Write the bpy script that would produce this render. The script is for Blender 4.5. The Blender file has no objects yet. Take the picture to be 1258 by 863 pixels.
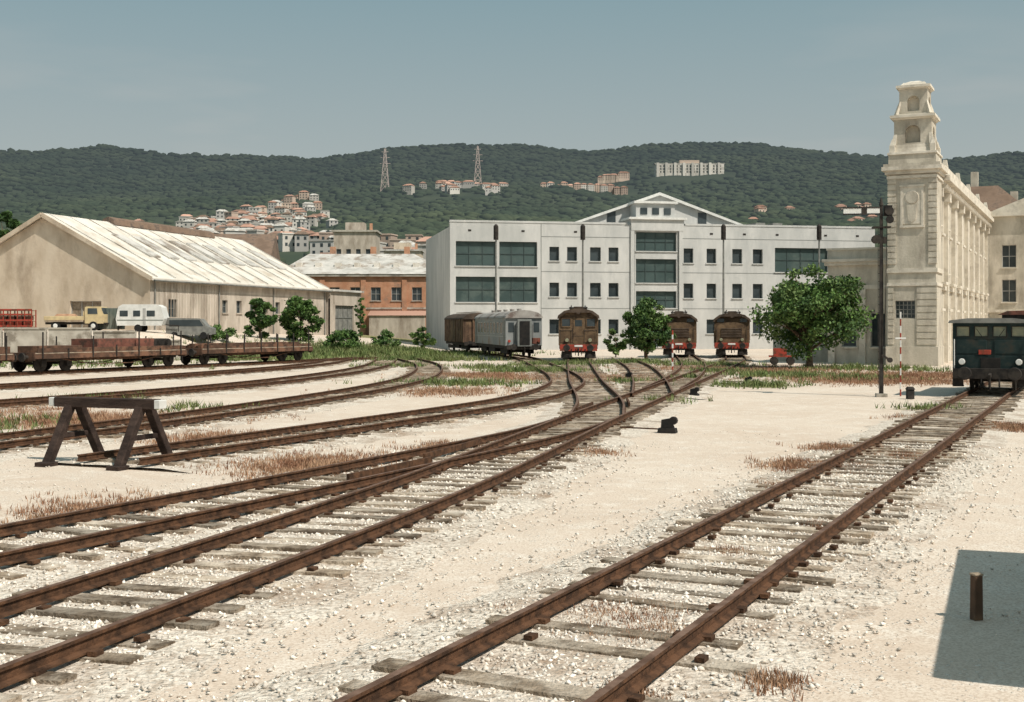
import bpy, math, random
import numpy as np
from mathutils import Vector, Matrix, noise
random.seed(4); rng=np.random.default_rng(4)
scene=bpy.context.scene
COL=scene.collection

# ------------------------------------------------------------ materials
def mat(name,c1,c2=None,scale=3,detail=3,rough=.85,bump=0,bscale=None,stretch=(1,1,1),metal=0,c3=None,lo=.38,hi=.62,island=0,s3=.3,spec=.25,t3=(.5,.62)):
    m=bpy.data.materials.new(name); m.use_nodes=True
    nt=m.node_tree; N=nt.nodes; Lk=nt.links; b=N['Principled BSDF']
    b.inputs['Roughness'].default_value=rough; b.inputs['Metallic'].default_value=metal
    b.inputs['Specular IOR Level'].default_value=spec
    if c2 is None: c2=tuple(x*.8 for x in c1)
    tc=N.new('ShaderNodeTexCoord'); mp=N.new('ShaderNodeMapping'); mp.inputs['Scale'].default_value=stretch
    Lk.new(tc.outputs['Object'],mp.inputs['Vector'])
    n=N.new('ShaderNodeTexNoise'); n.inputs['Scale'].default_value=scale; n.inputs['Detail'].default_value=detail; n.inputs['Roughness'].default_value=.62
    Lk.new(mp.outputs[0],n.inputs['Vector'])
    r=N.new('ShaderNodeValToRGB'); r.color_ramp.elements[0].position=lo; r.color_ramp.elements[1].position=hi
    r.color_ramp.elements[0].color=(*c1,1); r.color_ramp.elements[1].color=(*c2,1)
    Lk.new(n.outputs['Fac'],r.inputs[0]); out=r.outputs[0]
    if c3:
        n3=N.new('ShaderNodeTexNoise'); n3.inputs['Scale'].default_value=s3; n3.inputs['Detail'].default_value=5; n3.inputs['Roughness'].default_value=.7
        Lk.new(mp.outputs[0],n3.inputs['Vector'])
        mr=N.new('ShaderNodeMapRange'); mr.inputs[1].default_value=t3[0]; mr.inputs[2].default_value=t3[1]
        Lk.new(n3.outputs['Fac'],mr.inputs[0])
        mx=N.new('ShaderNodeMix'); mx.data_type='RGBA'; mx.inputs['B'].default_value=(*c3,1)
        Lk.new(mr.outputs[0],mx.inputs['Factor']); Lk.new(out,mx.inputs['A']); out=mx.outputs['Result']
    if island:
        g=N.new('ShaderNodeNewGeometry'); mr=N.new('ShaderNodeMapRange'); mr.inputs[3].default_value=1-island; mr.inputs[4].default_value=1+island
        Lk.new(g.outputs['Random Per Island'],mr.inputs[0])
        h=N.new('ShaderNodeHueSaturation'); Lk.new(mr.outputs[0],h.inputs['Value']); Lk.new(out,h.inputs['Color']); out=h.outputs[0]
    Lk.new(out,b.inputs['Base Color'])
    if bump:
        nb=N.new('ShaderNodeTexNoise'); nb.inputs['Scale'].default_value=bscale or scale*6; nb.inputs['Detail'].default_value=2
        Lk.new(tc.outputs['Object'],nb.inputs['Vector'])
        bp=N.new('ShaderNodeBump'); bp.inputs['Strength'].default_value=bump; bp.inputs['Distance'].default_value=.05
        Lk.new(nb.outputs['Fac'],bp.inputs['Height']); Lk.new(bp.outputs[0],b.inputs['Normal'])
    return m
M={}
M['rail']=mat('rusty_rail',(.045,.024,.014),(.12,.06,.032),6,rough=.9,bump=.3)
M['railtop']=mat('rail_head',(.10,.055,.035),(.20,.125,.09),4,rough=.7,metal=.1)
M['sleeper']=mat('sleeper_wood',(.12,.088,.06),(.31,.245,.18),5,rough=.95,bump=.6,bscale=30,island=.35,c3=(.52,.45,.365),s3=1.5,t3=(.46,.64))
M['stone']=mat('limestone_ballast',(.56,.50,.43),(.83,.77,.69),9,1,rough=.95,island=.3)
M['stucco']=mat('white_stucco',(.47,.475,.46),(.56,.56,.54),.35,rough=.9,c3=(.39,.40,.39),s3=.6,stretch=(1,1,.35),t3=(.46,.75))
M['cream']=mat('cream_stone',(.48,.44,.36),(.62,.57,.48),.8,4,rough=.9,bump=.3,bscale=8,c3=(.31,.275,.225),s3=.7,stretch=(1,1,.4),t3=(.46,.70))
M['cream2']=mat('cream_trim',(.58,.535,.45),(.69,.64,.55),1.2,rough=.9,c3=(.38,.34,.28),s3=1.1,t3=(.5,.74))
M['plaster']=mat('old_plaster',(.50,.41,.31),(.62,.53,.42),.5,rough=.95,bump=.3,c3=(.36,.29,.22),s3=.4,stretch=(1,1,.5),t3=(.5,.72))
M['plaster2']=mat('old_plaster_grey',(.41,.36,.30),(.54,.48,.41),.6,rough=.95,bump=.3,c3=(.27,.225,.18),s3=.5,stretch=(1,1,.35),t3=(.46,.68))
M['roofwhite']=mat('pale_roofing',(.60,.555,.48),(.72,.68,.61),.5,rough=.85,c3=(.43,.36,.28),s3=.35,t3=(.52,.72))
M['roofgrey']=mat('grey_roofing',(.42,.41,.38),(.58,.56,.52),.5,rough=.9,c3=(.28,.24,.2),s3=.4)
M['roofbrown']=mat('brown_roofing',(.16,.11,.08),(.26,.18,.13),.5,rough=.9,c3=(.11,.085,.07),s3=.5)
M['roofred']=mat('clay_tiles',(.30,.175,.13),(.42,.26,.20),.05,1,rough=.9,island=.35)
M['brick']=mat('orange_brick',(.42,.21,.125),(.52,.29,.185),.7,rough=.95,bump=.3,c3=(.32,.2,.14),s3=.5)
M['concrete']=mat('concrete',(.36,.33,.28),(.48,.45,.39),.8,rough=.95,bump=.3,c3=(.22,.195,.16),s3=.6)
M['glass']=mat('dark_glass',(.03,.04,.045),(.055,.07,.075),.5,rough=.15,spec=.5)
M['glassteal']=mat('teal_glazing',(.04,.065,.062),(.06,.092,.088),.25,rough=.4,spec=.4,c3=(.08,.11,.10),s3=.4)
M['framew']=mat('pale_frame',(.42,.42,.4),rough=.6)
M['frameg']=mat('grey_frame',(.2,.21,.2),rough=.6)
M['framedk']=mat('dark_teal_frame',(.06,.085,.085),rough=.6)
M['dark']=mat('dark_iron',(.018,.016,.015),(.045,.038,.032),4,rough=.8)
M['black']=mat('soot_black',(.012,.012,.012),(.025,.022,.02),3,rough=.9)
M['locobrown']=mat('loco_brown_paint',(.11,.072,.042),(.19,.125,.072),1.2,rough=.85,c3=(.065,.042,.028),s3=1.0,bump=.2,t3=(.44,.62))
M['locoroof']=mat('loco_roof',(.055,.04,.03),(.11,.08,.06),1.5,rough=.9)
M['redpaint']=mat('faded_red_paint',(.38,.055,.035),(.24,.05,.03),3,rough=.7,c3=(.12,.05,.03),s3=3)
M['coach']=mat('grey_coach_paint',(.21,.225,.225),(.31,.32,.31),.8,rough=.6,c3=(.19,.125,.09),s3=.8,stretch=(1,1,.5),t3=(.5,.66))
M['coachroof']=mat('coach_roof',(.28,.26,.24),(.38,.36,.33),.8,rough=.8,c3=(.15,.115,.1),s3=.6)
M['boxcar']=mat('boxcar_rust',(.085,.053,.035),(.15,.09,.06),1.5,rough=.9,c3=(.21,.135,.08),s3=1.1)
M['wagon']=mat('rusty_wagon',(.06,.036,.025),(.125,.068,.045),2,rough=.9,c3=(.18,.095,.06),s3=1.0,bump=.2)
M['redrust']=mat('red_rust_load',(.13,.052,.038),(.21,.085,.06),2,rough=.9,c3=(.075,.045,.035),s3=1.5)
M['wood']=mat('weathered_boards',(.22,.17,.12),(.36,.3,.23),3,rough=.95,island=.25)
M['tealpaint']=mat('dark_green_paint',(.008,.02,.02),(.018,.036,.035),1.5,rough=.65,c3=(.035,.035,.028),s3=1.5)
M['yellowglass']=mat('yellowed_window',(.30,.29,.19),(.18,.20,.15),2,rough=.3)
M['white']=mat('white_paint',(.72,.72,.69),(.6,.6,.57),2,rough=.6)
M['beigepaint']=mat('beige_paint',(.62,.5,.28),(.5,.4,.24),2,rough=.6)
M['tyre']=mat('rubber',(.02,.02,.02),rough=.9)
M['olive']=mat('grey_green_paint',(.12,.15,.13),(.19,.2,.17),1,rough=.7)
M['bark']=mat('bark',(.08,.055,.035),(.16,.12,.08),6,rough=.95,bump=.5)
M['leafA']=mat('leaf_green',(.062,.125,.028),(.10,.175,.045),.8,1,rough=.6,island=.4)
M['leafB']=mat('leaf_dark',(.035,.075,.022),(.062,.115,.032),.8,1,rough=.65,island=.4)
M['leafC']=mat('leaf_yellowgreen',(.095,.155,.04),(.135,.2,.065),.8,1,rough=.65,island=.35)
M['grass']=mat('grass_green',(.09,.135,.04),(.18,.20,.08),.8,1,rough=.85,island=.4)
M['dry']=mat('dry_weed',(.24,.125,.075),(.38,.24,.15),1.5,1,rough=.9,island=.35)
M['postgrey']=mat('grey_post',(.16,.16,.15),(.24,.24,.22),2,rough=.7)
M['beamgrey']=mat('buffer_beam_wood',(.026,.017,.014),(.06,.04,.032),5,rough=.95,bump=.4,stretch=(.3,1,1))
M['pylon']=mat('pylon_paint',(.50,.42,.38),(.44,.38,.36),.1,rough=.8)
M['housew']=mat('house_wall_pale',(.50,.475,.43),(.60,.57,.52),.02,1,rough=.9,island=.25)
M['housep']=mat('house_wall_pink',(.45,.35,.29),(.52,.42,.34),.02,1,rough=.9,island=.25)
M['houseg']=mat('house_wall_grey',(.38,.37,.35),(.47,.45,.42),.02,1,rough=.9,island=.25)

# ------------------------------------------------------------ mesh helpers
class MB:
    def __init__(s): s.v=[];s.f=[];s.m=[];s.mats=[]
    def mi(s,m):
        if m not in s.mats: s.mats.append(m)
        return s.mats.index(m)
    def poly(s,pts,m):
        i=len(s.v); s.v+= [tuple(p) for p in pts]; s.f.append(tuple(range(i,i+len(pts)))); s.m.append(s.mi(m))
    def hexa(s,P,m):
        i=len(s.v); s.v+=[tuple(p) for p in P]; k=s.mi(m)
        for q in ((0,3,2,1),(4,5,6,7),(0,1,5,4),(1,2,6,5),(2,3,7,6),(3,0,4,7)):
            s.f.append(tuple(i+a for a in q)); s.m.append(k)
    def box(s,cx,cy,cz,sx,sy,sz,m,rz=0,top=1.0):
        c,n=math.cos(rz),math.sin(rz); P=[]
        for dz in (-.5,.5):
            t=top if dz>0 else 1
            for dx,dy in ((-.5,-.5),(.5,-.5),(.5,.5),(-.5,.5)):
                x=dx*sx*t;y=dy*sy*t; P.append((cx+x*c-y*n,cy+x*n+y*c,cz+dz*sz))
        s.hexa(P,m)
    def bx(s,x0,x1,y0,y1,z0,z1,m): s.box((x0+x1)/2,(y0+y1)/2,(z0+z1)/2,abs(x1-x0),abs(y1-y0),abs(z1-z0),m)
    def beam(s,p0,p1,w,h,m,w1=None,h1=None):
        p0=Vector(p0);p1=Vector(p1);d=(p1-p0).normalized()
        up=Vector((0,0,1)) if abs(d.z)<.95 else Vector((0,1,0))
        a=d.cross(up).normalized(); b=a.cross(d).normalized(); P=[]
        for p,ww,hh in ((p0,w,h),(p1,w1 or w,h1 or h)):
            for i,j in ((-.5,-.5),(.5,-.5),(.5,.5),(-.5,.5)): P.append(p+a*ww*i+b*hh*j)
        s.hexa(P,m)
    def cyl(s,p0,p1,r0,r1,n,m,caps=True):
        p0=Vector(p0);p1=Vector(p1);d=(p1-p0).normalized()
        up=Vector((0,0,1)) if abs(d.z)<.95 else Vector((0,1,0))
        a=d.cross(up).normalized(); b=a.cross(d).normalized(); i0=len(s.v);k=s.mi(m)
        for p,r in ((p0,r0),(p1,r1)):
            for i in range(n):
                t=2*math.pi*i/n; s.v.append(tuple(p+(a*math.cos(t)+b*math.sin(t))*r))
        for i in range(n):
            j=(i+1)%n; s.f.append((i0+i,i0+j,i0+n+j,i0+n+i)); s.m.append(k)
        if caps:
            s.f.append(tuple(i0+i for i in range(n))); s.m.append(k)
            s.f.append(tuple(i0+n+i for i in range(n))); s.m.append(k)
    def prism(s,prof,y0,y1,m,axis='y'):
        n=len(prof); i0=len(s.v);k=s.mi(m)
        for y in (y0,y1):
            for a,z in prof: s.v.append((a,y,z) if axis=='y' else (y,a,z))
        for i in range(n):
            j=(i+1)%n; s.f.append((i0+i,i0+j,i0+n+j,i0+n+i)); s.m.append(k)
        s.f.append(tuple(i0+i for i in range(n))); s.m.append(k)
        s.f.append(tuple(i0+n+i for i in range(n))); s.m.append(k)
    def make(s,name,parent=None,bevel=0,smooth=False):
        me=bpy.data.meshes.new(name); me.from_pydata(s.v,[],s.f)
        for m in s.mats: me.materials.append(m)
        me.polygons.foreach_set('material_index',s.m)
        me.update(); ob=bpy.data.objects.new(name,me); COL.objects.link(ob)
        if parent: ob.parent=parent
        if bevel:
            b=ob.modifiers.new('bevel','BEVEL'); b.width=bevel; b.segments=1; b.limit_method='ANGLE'
        return ob
class G:
    def __init__(s,name,loc=(0,0,0),head=0):
        s.name=name; s.e=bpy.data.objects.new(name,None); COL.objects.link(s.e); s.e.location=loc; s.e.rotation_euler=(0,0,-math.radians(head)); s.p={}
        s.e.empty_display_size=.5
    def __getitem__(s,k):
        if k not in s.p: s.p[k]=MB()
        return s.p[k]
    def done(s,bevel=0):
        for k,b in s.p.items(): b.make(k,s.e,bevel)
def fast(name,V,F,mats,mi=None,parent=None):
    me=bpy.data.meshes.new(name); V=np.asarray(V,dtype=np.float32); F=np.asarray(F,dtype=np.int32); k=F.shape[1]
    me.vertices.add(len(V)); me.vertices.foreach_set('co',V.ravel())
    me.loops.add(F.size); me.loops.foreach_set('vertex_index',F.ravel())
    me.polygons.add(len(F)); me.polygons.foreach_set('loop_start',np.arange(0,F.size,k,dtype=np.int32))
    for m in mats: me.materials.append(m)
    if mi is not None: me.polygons.foreach_set('material_index',np.asarray(mi,dtype=np.int32))
    me.update(calc_edges=True); me.validate()
    ob=bpy.data.objects.new(name,me); COL.objects.link(ob)
    if parent: ob.parent=parent
    return ob
def sst(t): t=max(0,min(1,t)); return t*t*(3-2*t)

def wall(g,part,A,B,z0,z1,ops,m,gl=None,fr=None,depth=.25,sill=None,mull=(1,1),fw=.06):
    A=Vector(A);B=Vector(B);d=(B-A);L=d.length;d.normalize();n=Vector((d.y,-d.x))
    b=g[part]
    def P(u,z,o=0): q=A+d*u+n*o; return (q.x,q.y,z)
    us=sorted(set([0,L]+[o[0] for o in ops]+[o[1] for o in ops])); zs=sorted(set([z0,z1]+[o[2] for o in ops]+[o[3] for o in ops]))
    for i in range(len(us)-1):
        for j in range(len(zs)-1):
            uc=(us[i]+us[i+1])/2;zc=(zs[j]+zs[j+1])/2
            if any(o[0]<uc<o[1] and o[2]<zc<o[3] for o in ops): continue
            b.poly([P(us[i],zs[j]),P(us[i+1],zs[j]),P(us[i+1],zs[j+1]),P(us[i],zs[j+1])],m)
    for o in ops:
        u0,u1,a,c=o[:4]; gm=o[4] if len(o)>4 else gl; mu=o[5] if len(o)>5 else mull
        for q in ([(u0,a),(u0,c)],[(u1,a),(u1,c)],[(u0,a),(u1,a)],[(u0,c),(u1,c)]):
            (x,y),(x2,y2)=q; b.poly([P(x,y),P(x2,y2),P(x2,y2,-depth),P(x,y,-depth)],m)
        g['windows'].poly([P(u0,a,-depth),P(u1,a,-depth),P(u1,c,-depth),P(u0,c,-depth)],gm)
        if fr:
            f=g['window_frames']; dd=-depth+.04
            for i in range(mu[0]+1+0):
                if mu[0]==0: break
                u=u0+(u1-u0)*(i+0)/(mu[0]+0) if mu[0] else u0
                u=min(max(u,u0+fw/2),u1-fw/2); f.beam(P(u,a,dd),P(u,c,dd),fw,fw,fr)
            for i in range(mu[1]+1):
                if mu[1]==0: break
                z=a+(c-a)*i/mu[1]; z=min(max(z,a+fw/2),c-fw/2); f.beam(P(u0,z,dd+.003),P(u1,z,dd+.003),fw,fw,fr)
        if sill:
            g['sills'].beam(P(u0-.1,a-.06,.05),P(u1+.1,a-.06,.05),.16,.1,sill)
def archwall(g,part,A,B,z0,z1,u0,u1,zb,zs,m,back,depth=.3,n=10):
    A=Vector(A);B=Vector(B);d=(B-A);L=d.length;d.normalize();nn=Vector((d.y,-d.x)); b=g[part]
    def P(u,z,o=0): q=A+d*u+nn*o; return (q.x,q.y,z)
    r=(u1-u0)/2;uc=(u0+u1)/2
    b.poly([P(0,z0),P(u0,z0),P(u0,z1),P(0,z1)],m); b.poly([P(u1,z0),P(L,z0),P(L,z1),P(u1,z1)],m)
    if zb>z0: b.poly([P(u0,z0),P(u1,z0),P(u1,zb),P(u0,zb)],m)
    ar=[(uc-r*math.cos(math.pi*i/n),zs+r*math.sin(math.pi*i/n)) for i in range(n+1)]
    for i in range(n):
        a,c=ar[i],ar[i+1]; b.poly([P(*a),P(*c),P(c[0],z1),P(a[0],z1)],m); b.poly([P(*a),P(*c),P(*c,-depth),P(*a,-depth)],m)
    b.poly([P(u0,zb),P(u0,zs),P(u0,zs,-depth),P(u0,zb,-depth)],m); b.poly([P(u1,zb),P(u1,zs),P(u1,zs,-depth),P(u1,zb,-depth)],m)
    b.poly([P(u0,zb),P(u1,zb),P(u1,zb,-depth),P(u0,zb,-depth)],m)
    g['niches'].poly([P(u0,zb,-depth),P(u1,zb,-depth)]+[P(x,z,-depth) for x,z in reversed(ar)],back)

# ------------------------------------------------------------ world, sun, camera
w=bpy.data.worlds.new('World'); scene.world=w; w.use_nodes=True; nt=w.node_tree
sky=nt.nodes.new('ShaderNodeTexSky'); sky.sky_type='NISHITA'; sky.sun_disc=False
EL=52; AZ=132
sky.sun_elevation=math.radians(EL); sky.sun_rotation=math.radians(AZ); sky.air_density=1.0; sky.dust_density=4.0; sky.ozone_density=1.0
tcw=nt.nodes.new('ShaderNodeTexCoord'); mpw=nt.nodes.new('ShaderNodeMapping'); mpw.inputs['Scale'].default_value=(1,1,5)
nw=nt.nodes.new('ShaderNodeTexNoise'); nw.inputs['Scale'].default_value=2.6; nw.inputs['Detail'].default_value=4; nw.inputs['Roughness'].default_value=.55
nt.links.new(tcw.outputs['Generated'],mpw.inputs[0]); nt.links.new(mpw.outputs[0],nw.inputs['Vector'])
sepw=nt.nodes.new('ShaderNodeSeparateXYZ'); nt.links.new(tcw.outputs['Generated'],sepw.inputs[0])
vm=nt.nodes.new('ShaderNodeMix'); vm.data_type='RGBA'; vr=nt.nodes.new('ShaderNodeMix'); vr.data_type='RGBA'
hz2=nt.nodes.new('ShaderNodeMapRange'); hz2.inputs[1].default_value=.12; hz2.inputs[2].default_value=.28; nt.links.new(sepw.outputs['Z'],hz2.inputs[0])
nt.links.new(hz2.outputs[0],vr.inputs['Factor']); vr.inputs['A'].default_value=(5.5,6.1,5.9,1); vr.inputs['B'].default_value=(3.1,4.75,5.1,1)
vm.inputs['Factor'].default_value=.76; nt.links.new(sky.outputs[0],vm.inputs['A']); nt.links.new(vr.outputs['Result'],vm.inputs['B'])
# thin warm-white cirrus wisps low over the hills
lowb=nt.nodes.new('ShaderNodeMapRange'); lowb.inputs[1].default_value=.26; lowb.inputs[2].default_value=.15; nt.links.new(sepw.outputs['Z'],lowb.inputs[0])
cl=nt.nodes.new('ShaderNodeMapRange'); cl.inputs[1].default_value=.52; cl.inputs[2].default_value=.72; cl.inputs[3].default_value=0; cl.inputs[4].default_value=.5; nt.links.new(nw.outputs['Fac'],cl.inputs[0])
cm=nt.nodes.new('ShaderNodeMath'); cm.operation='MULTIPLY'; nt.links.new(lowb.outputs[0],cm.inputs[0]); nt.links.new(cl.outputs[0],cm.inputs[1])
cmx=nt.nodes.new('ShaderNodeMix'); cmx.data_type='RGBA'; nt.links.new(cm.outputs[0],cmx.inputs['Factor']); nt.links.new(vm.outputs['Result'],cmx.inputs['A']); cmx.inputs['B'].default_value=(6.6,6.4,6.1,1)
bg=nt.nodes['Background']; nt.links.new(cmx.outputs['Result'],bg.inputs[0]); bg.inputs[1].default_value=.082
sd=Vector((math.sin(math.radians(AZ))*math.cos(math.radians(EL)),math.cos(math.radians(AZ))*math.cos(math.radians(EL)),math.sin(math.radians(EL))))
sl=bpy.data.lights.new('sun','SUN'); sl.energy=4.5; sl.angle=math.radians(.5); sl.color=(1,.925,.82)
so=bpy.data.objects.new('sun',sl); COL.objects.link(so); so.rotation_euler=(-sd).to_track_quat('-Z','Y').to_euler(); so.location=(20,-20,40)
cd=bpy.data.cameras.new('camera'); cam=bpy.data.objects.new('camera',cd); COL.objects.link(cam); scene.camera=cam
cam.location=(0,0,2.72); cam.rotation_euler=(math.radians(90),0,0); cd.sensor_width=36; cd.lens=42.9; cd.shift_y=-.025; cd.clip_end=20000; cd.clip_start=.1
scene.view_settings.view_transform='Standard'; scene.view_settings.look='None'; scene.view_settings.exposure=0

# ------------------------------------------------------------ ground
GREEN=[(-2.6,57,2.8,.9),(1.2,72,3,.9),(11.1,55,1.9,1.3),(14.5,66,3,.8),(13.4,39.5,1.0,1.3),(5.6,43.5,1.0,.7),(-13.7,33.5,1.9,.6),(-10.6,40,1.5,.5),(-9,115,8,1.2),(-16,108,8,1.2),(17,62,3,.4),(8.5,88,3,.9),(-22,100,6,1),(22,76,4,.5),(-15.5,45,1.6,.6),(13,82,3,.7),(5.5,58,1.4,.8),(-32,86,8,.5),(-7.5,80,2,.5),(12,71,2,1),(-7,96,4,1),(3.0,84,2.5,1),(-1.5,78,2,.8),(9,62,1.0,.9)]
DRY=[(5.7,23.4,.8,1),(7.3,26.8,.7,1),(8.1,25,.6,1),(1.1,11.1,.55,1),(2.0,9.25,.18,1),(-3.7,23.6,1.6,.6),(-12.3,35,3,.7),(13.2,32.5,1.0,.8),(18,60,4,.7),(4,62,5,.5),(-3,50,3,.5),(2.6,14.5,.2,.7),(.9,8.9,.2,.6),(-1.5,27,1.0,.3),(-7,29,1.5,.4),(4.1,16.4,.15,.7),(14,75,6,.6),(22,66,4,.6),(-9,36,2,.5),(-17,40,3,.6),(-2,66,3,.6),(4.6,20.5,.3,.6),(-6.2,17.8,1.2,.35),(1.8,26,.5,.4),(12,36,.7,.7)]
def gz(x,y):
    a=np.interp(x,[-60,-33,-27,-22,-17,-12,-7],[2.3,2.3,1.8,1.5,1.1,.6,0])
    t=sst((x+33)/12); st=96*(1-t)+98*t; wd=4*(1-t)+24*t
    return float(a)*sst((y-st)/wd)
xs=np.array([-6000,-2500,-900,-300,-120,-75]+list(range(-60,61))+[75,120,300,900,2500,6000],dtype=float)
ys=np.array([-400,-60,-20]+list(range(-4,171))+[200,260,500,1200,2500,7000],dtype=float)
nx,ny=len(xs),len(ys); V=[];C=[]
for y in ys:
    for x in xs:
        z=gz(x,y)
        if abs(x)<60 and 0<y<120: z+=.018*noise.noise(Vector((x*.35,y*.35,0)))-.012
        V.append((x,y,z))
        g=sum(a*math.exp(-((x-cx)**2+(y-cy)**2)/(r*r)) for cx,cy,r,a in GREEN); d=sum(a*math.exp(-((x-cx)**2+(y-cy)**2)/(r*r*1.2)) for cx,cy,r,a in DRY)
        if y>150: g=1
        C.append((min(g,1),min(d,1),0,1))
F=[(j*nx+i,j*nx+i+1,(j+1)*nx+i+1,(j+1)*nx+i) for j in range(ny-1) for i in range(nx-1)]
gm=bpy.data.materials.new('limestone_gravel_ground'); gm.use_nodes=True; nt=gm.node_tree; N=nt.nodes; LK=nt.links; B=N['Principled BSDF']; B.inputs['Roughness'].default_value=.95; B.inputs['Specular IOR Level'].default_value=.1
tc=N.new('ShaderNodeTexCoord')
def nz(sc,dt=4,ro=.6):
    n=N.new('ShaderNodeTexNoise'); n.inputs['Scale'].default_value=sc; n.inputs['Detail'].default_value=dt; n.inputs['Roughness'].default_value=ro; LK.new(tc.outputs['Object'],n.inputs['Vector']); return n.outputs['Fac']
def rmp(x,a,b,lo=0,hi=1):
    r=N.new('ShaderNodeMapRange'); r.inputs[1].default_value=a; r.inputs[2].default_value=b; r.inputs[3].default_value=lo; r.inputs[4].default_value=hi; LK.new(x,r.inputs[0]); return r.outputs[0]
def mixc(f,a,b):
    m=N.new('ShaderNodeMix'); m.data_type='RGBA'
    LK.new(f,m.inputs['Factor'])
    for k,c in (('A',a),('B',b)):
        if isinstance(c,tuple): m.inputs[k].default_value=(*c,1)
        else: LK.new(c,m.inputs[k])
    return m.outputs['Result']
def mth(op,a,b):
    m=N.new('ShaderNodeMath'); m.operation=op
    for i,c in enumerate((a,b)):
        if isinstance(c,(int,float)): m.inputs[i].default_value=c
        else: LK.new(c,m.inputs[i])
    return m.outputs[0]
base=mixc(rmp(nz(.25,6,.65),.36,.64),(.60,.495,.40),(.71,.625,.53))
base=mixc(rmp(nz(1.7,5,.7),.50,.68),base,(.76,.70,.615))
base=mixc(rmp(nz(38,2,.7),.46,.60),base,(.52,.425,.34))
vo=N.new('ShaderNodeTexVoronoi'); vo.inputs['Scale'].default_value=17; LK.new(tc.outputs['Object'],vo.inputs['Vector'])
pebn=nz(1.1,4,.7)
stn=mth('MULTIPLY',rmp(vo.outputs['Distance'],.32,.22),rmp(pebn,.46,.6))
base=mixc(mth('MULTIPLY',stn,.8),base,(.83,.78,.70))
at=N.new('ShaderNodeAttribute'); at.attribute_name='zone'; sp=N.new('ShaderNodeSeparateColor'); LK.new(at.outputs['Color'],sp.inputs[0])
nb=nz(1.3,6,.75); nb2=nz(7,4,.7)
base=mixc(rmp(mth('ADD',mth('MULTIPLY',sp.outputs[1],.6),mth('MULTIPLY',nb2,.9)),.58,.88),base,(.36,.225,.14))
base=mixc(rmp(mth('ADD',mth('MULTIPLY',sp.outputs[0],.6),nb),.78,1.03),base,mixc(nb2,(.11,.13,.05),(.34,.29,.16)))
LK.new(base,B.inputs['Base Color'])
bp=N.new('ShaderNodeBump'); bp.inputs['Strength'].default_value=.7; bp.inputs['Distance'].default_value=.03
LK.new(stn,bp.inputs['Height']); LK.new(bp.outputs[0],B.inputs['Normal'])
gr=fast('ground',V,F,[gm])
ca=gr.data.color_attributes.new('zone','FLOAT_COLOR','POINT'); ca.data.foreach_set('color',np.array(C,dtype=np.float32).ravel())

# ------------------------------------------------------------ tracks
def smooth(pts,step=.5):
    P=[Vector(p) for p in pts]; P=[P[0]*2-P[1]]+P+[P[-1]*2-P[-2]]; out=[]
    for i in range(1,len(P)-2):
        for k in range(40):
            t=k/40; a,b,c,d=P[i-1:i+3]
            out.append(.5*((2*b)+(c-a)*t+(2*a-5*b+4*c-d)*t*t+(3*b-a-3*c+d)*t**3))
    out.append(P[-2]); res=[out[0]]; acc=0
    for i in range(1,len(out)):
        seg=(out[i]-out[i-1]).length; 
        while acc+seg>=step:
            f=(step-acc)/seg; q=out[i-1].lerp(out[i],f); res.append(q); out[i-1]=q; seg=(out[i]-q).length; acc=0
        acc+=seg
    return res
RP=[(-.065,0),(-.065,.016),(-.012,.03),(-.012,.10),(-.034,.11),(-.034,.138),(.034,.138),(.034,.11),(.012,.10),(.012,.03),(.065,.016),(.065,0)]
TR=[]
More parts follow.
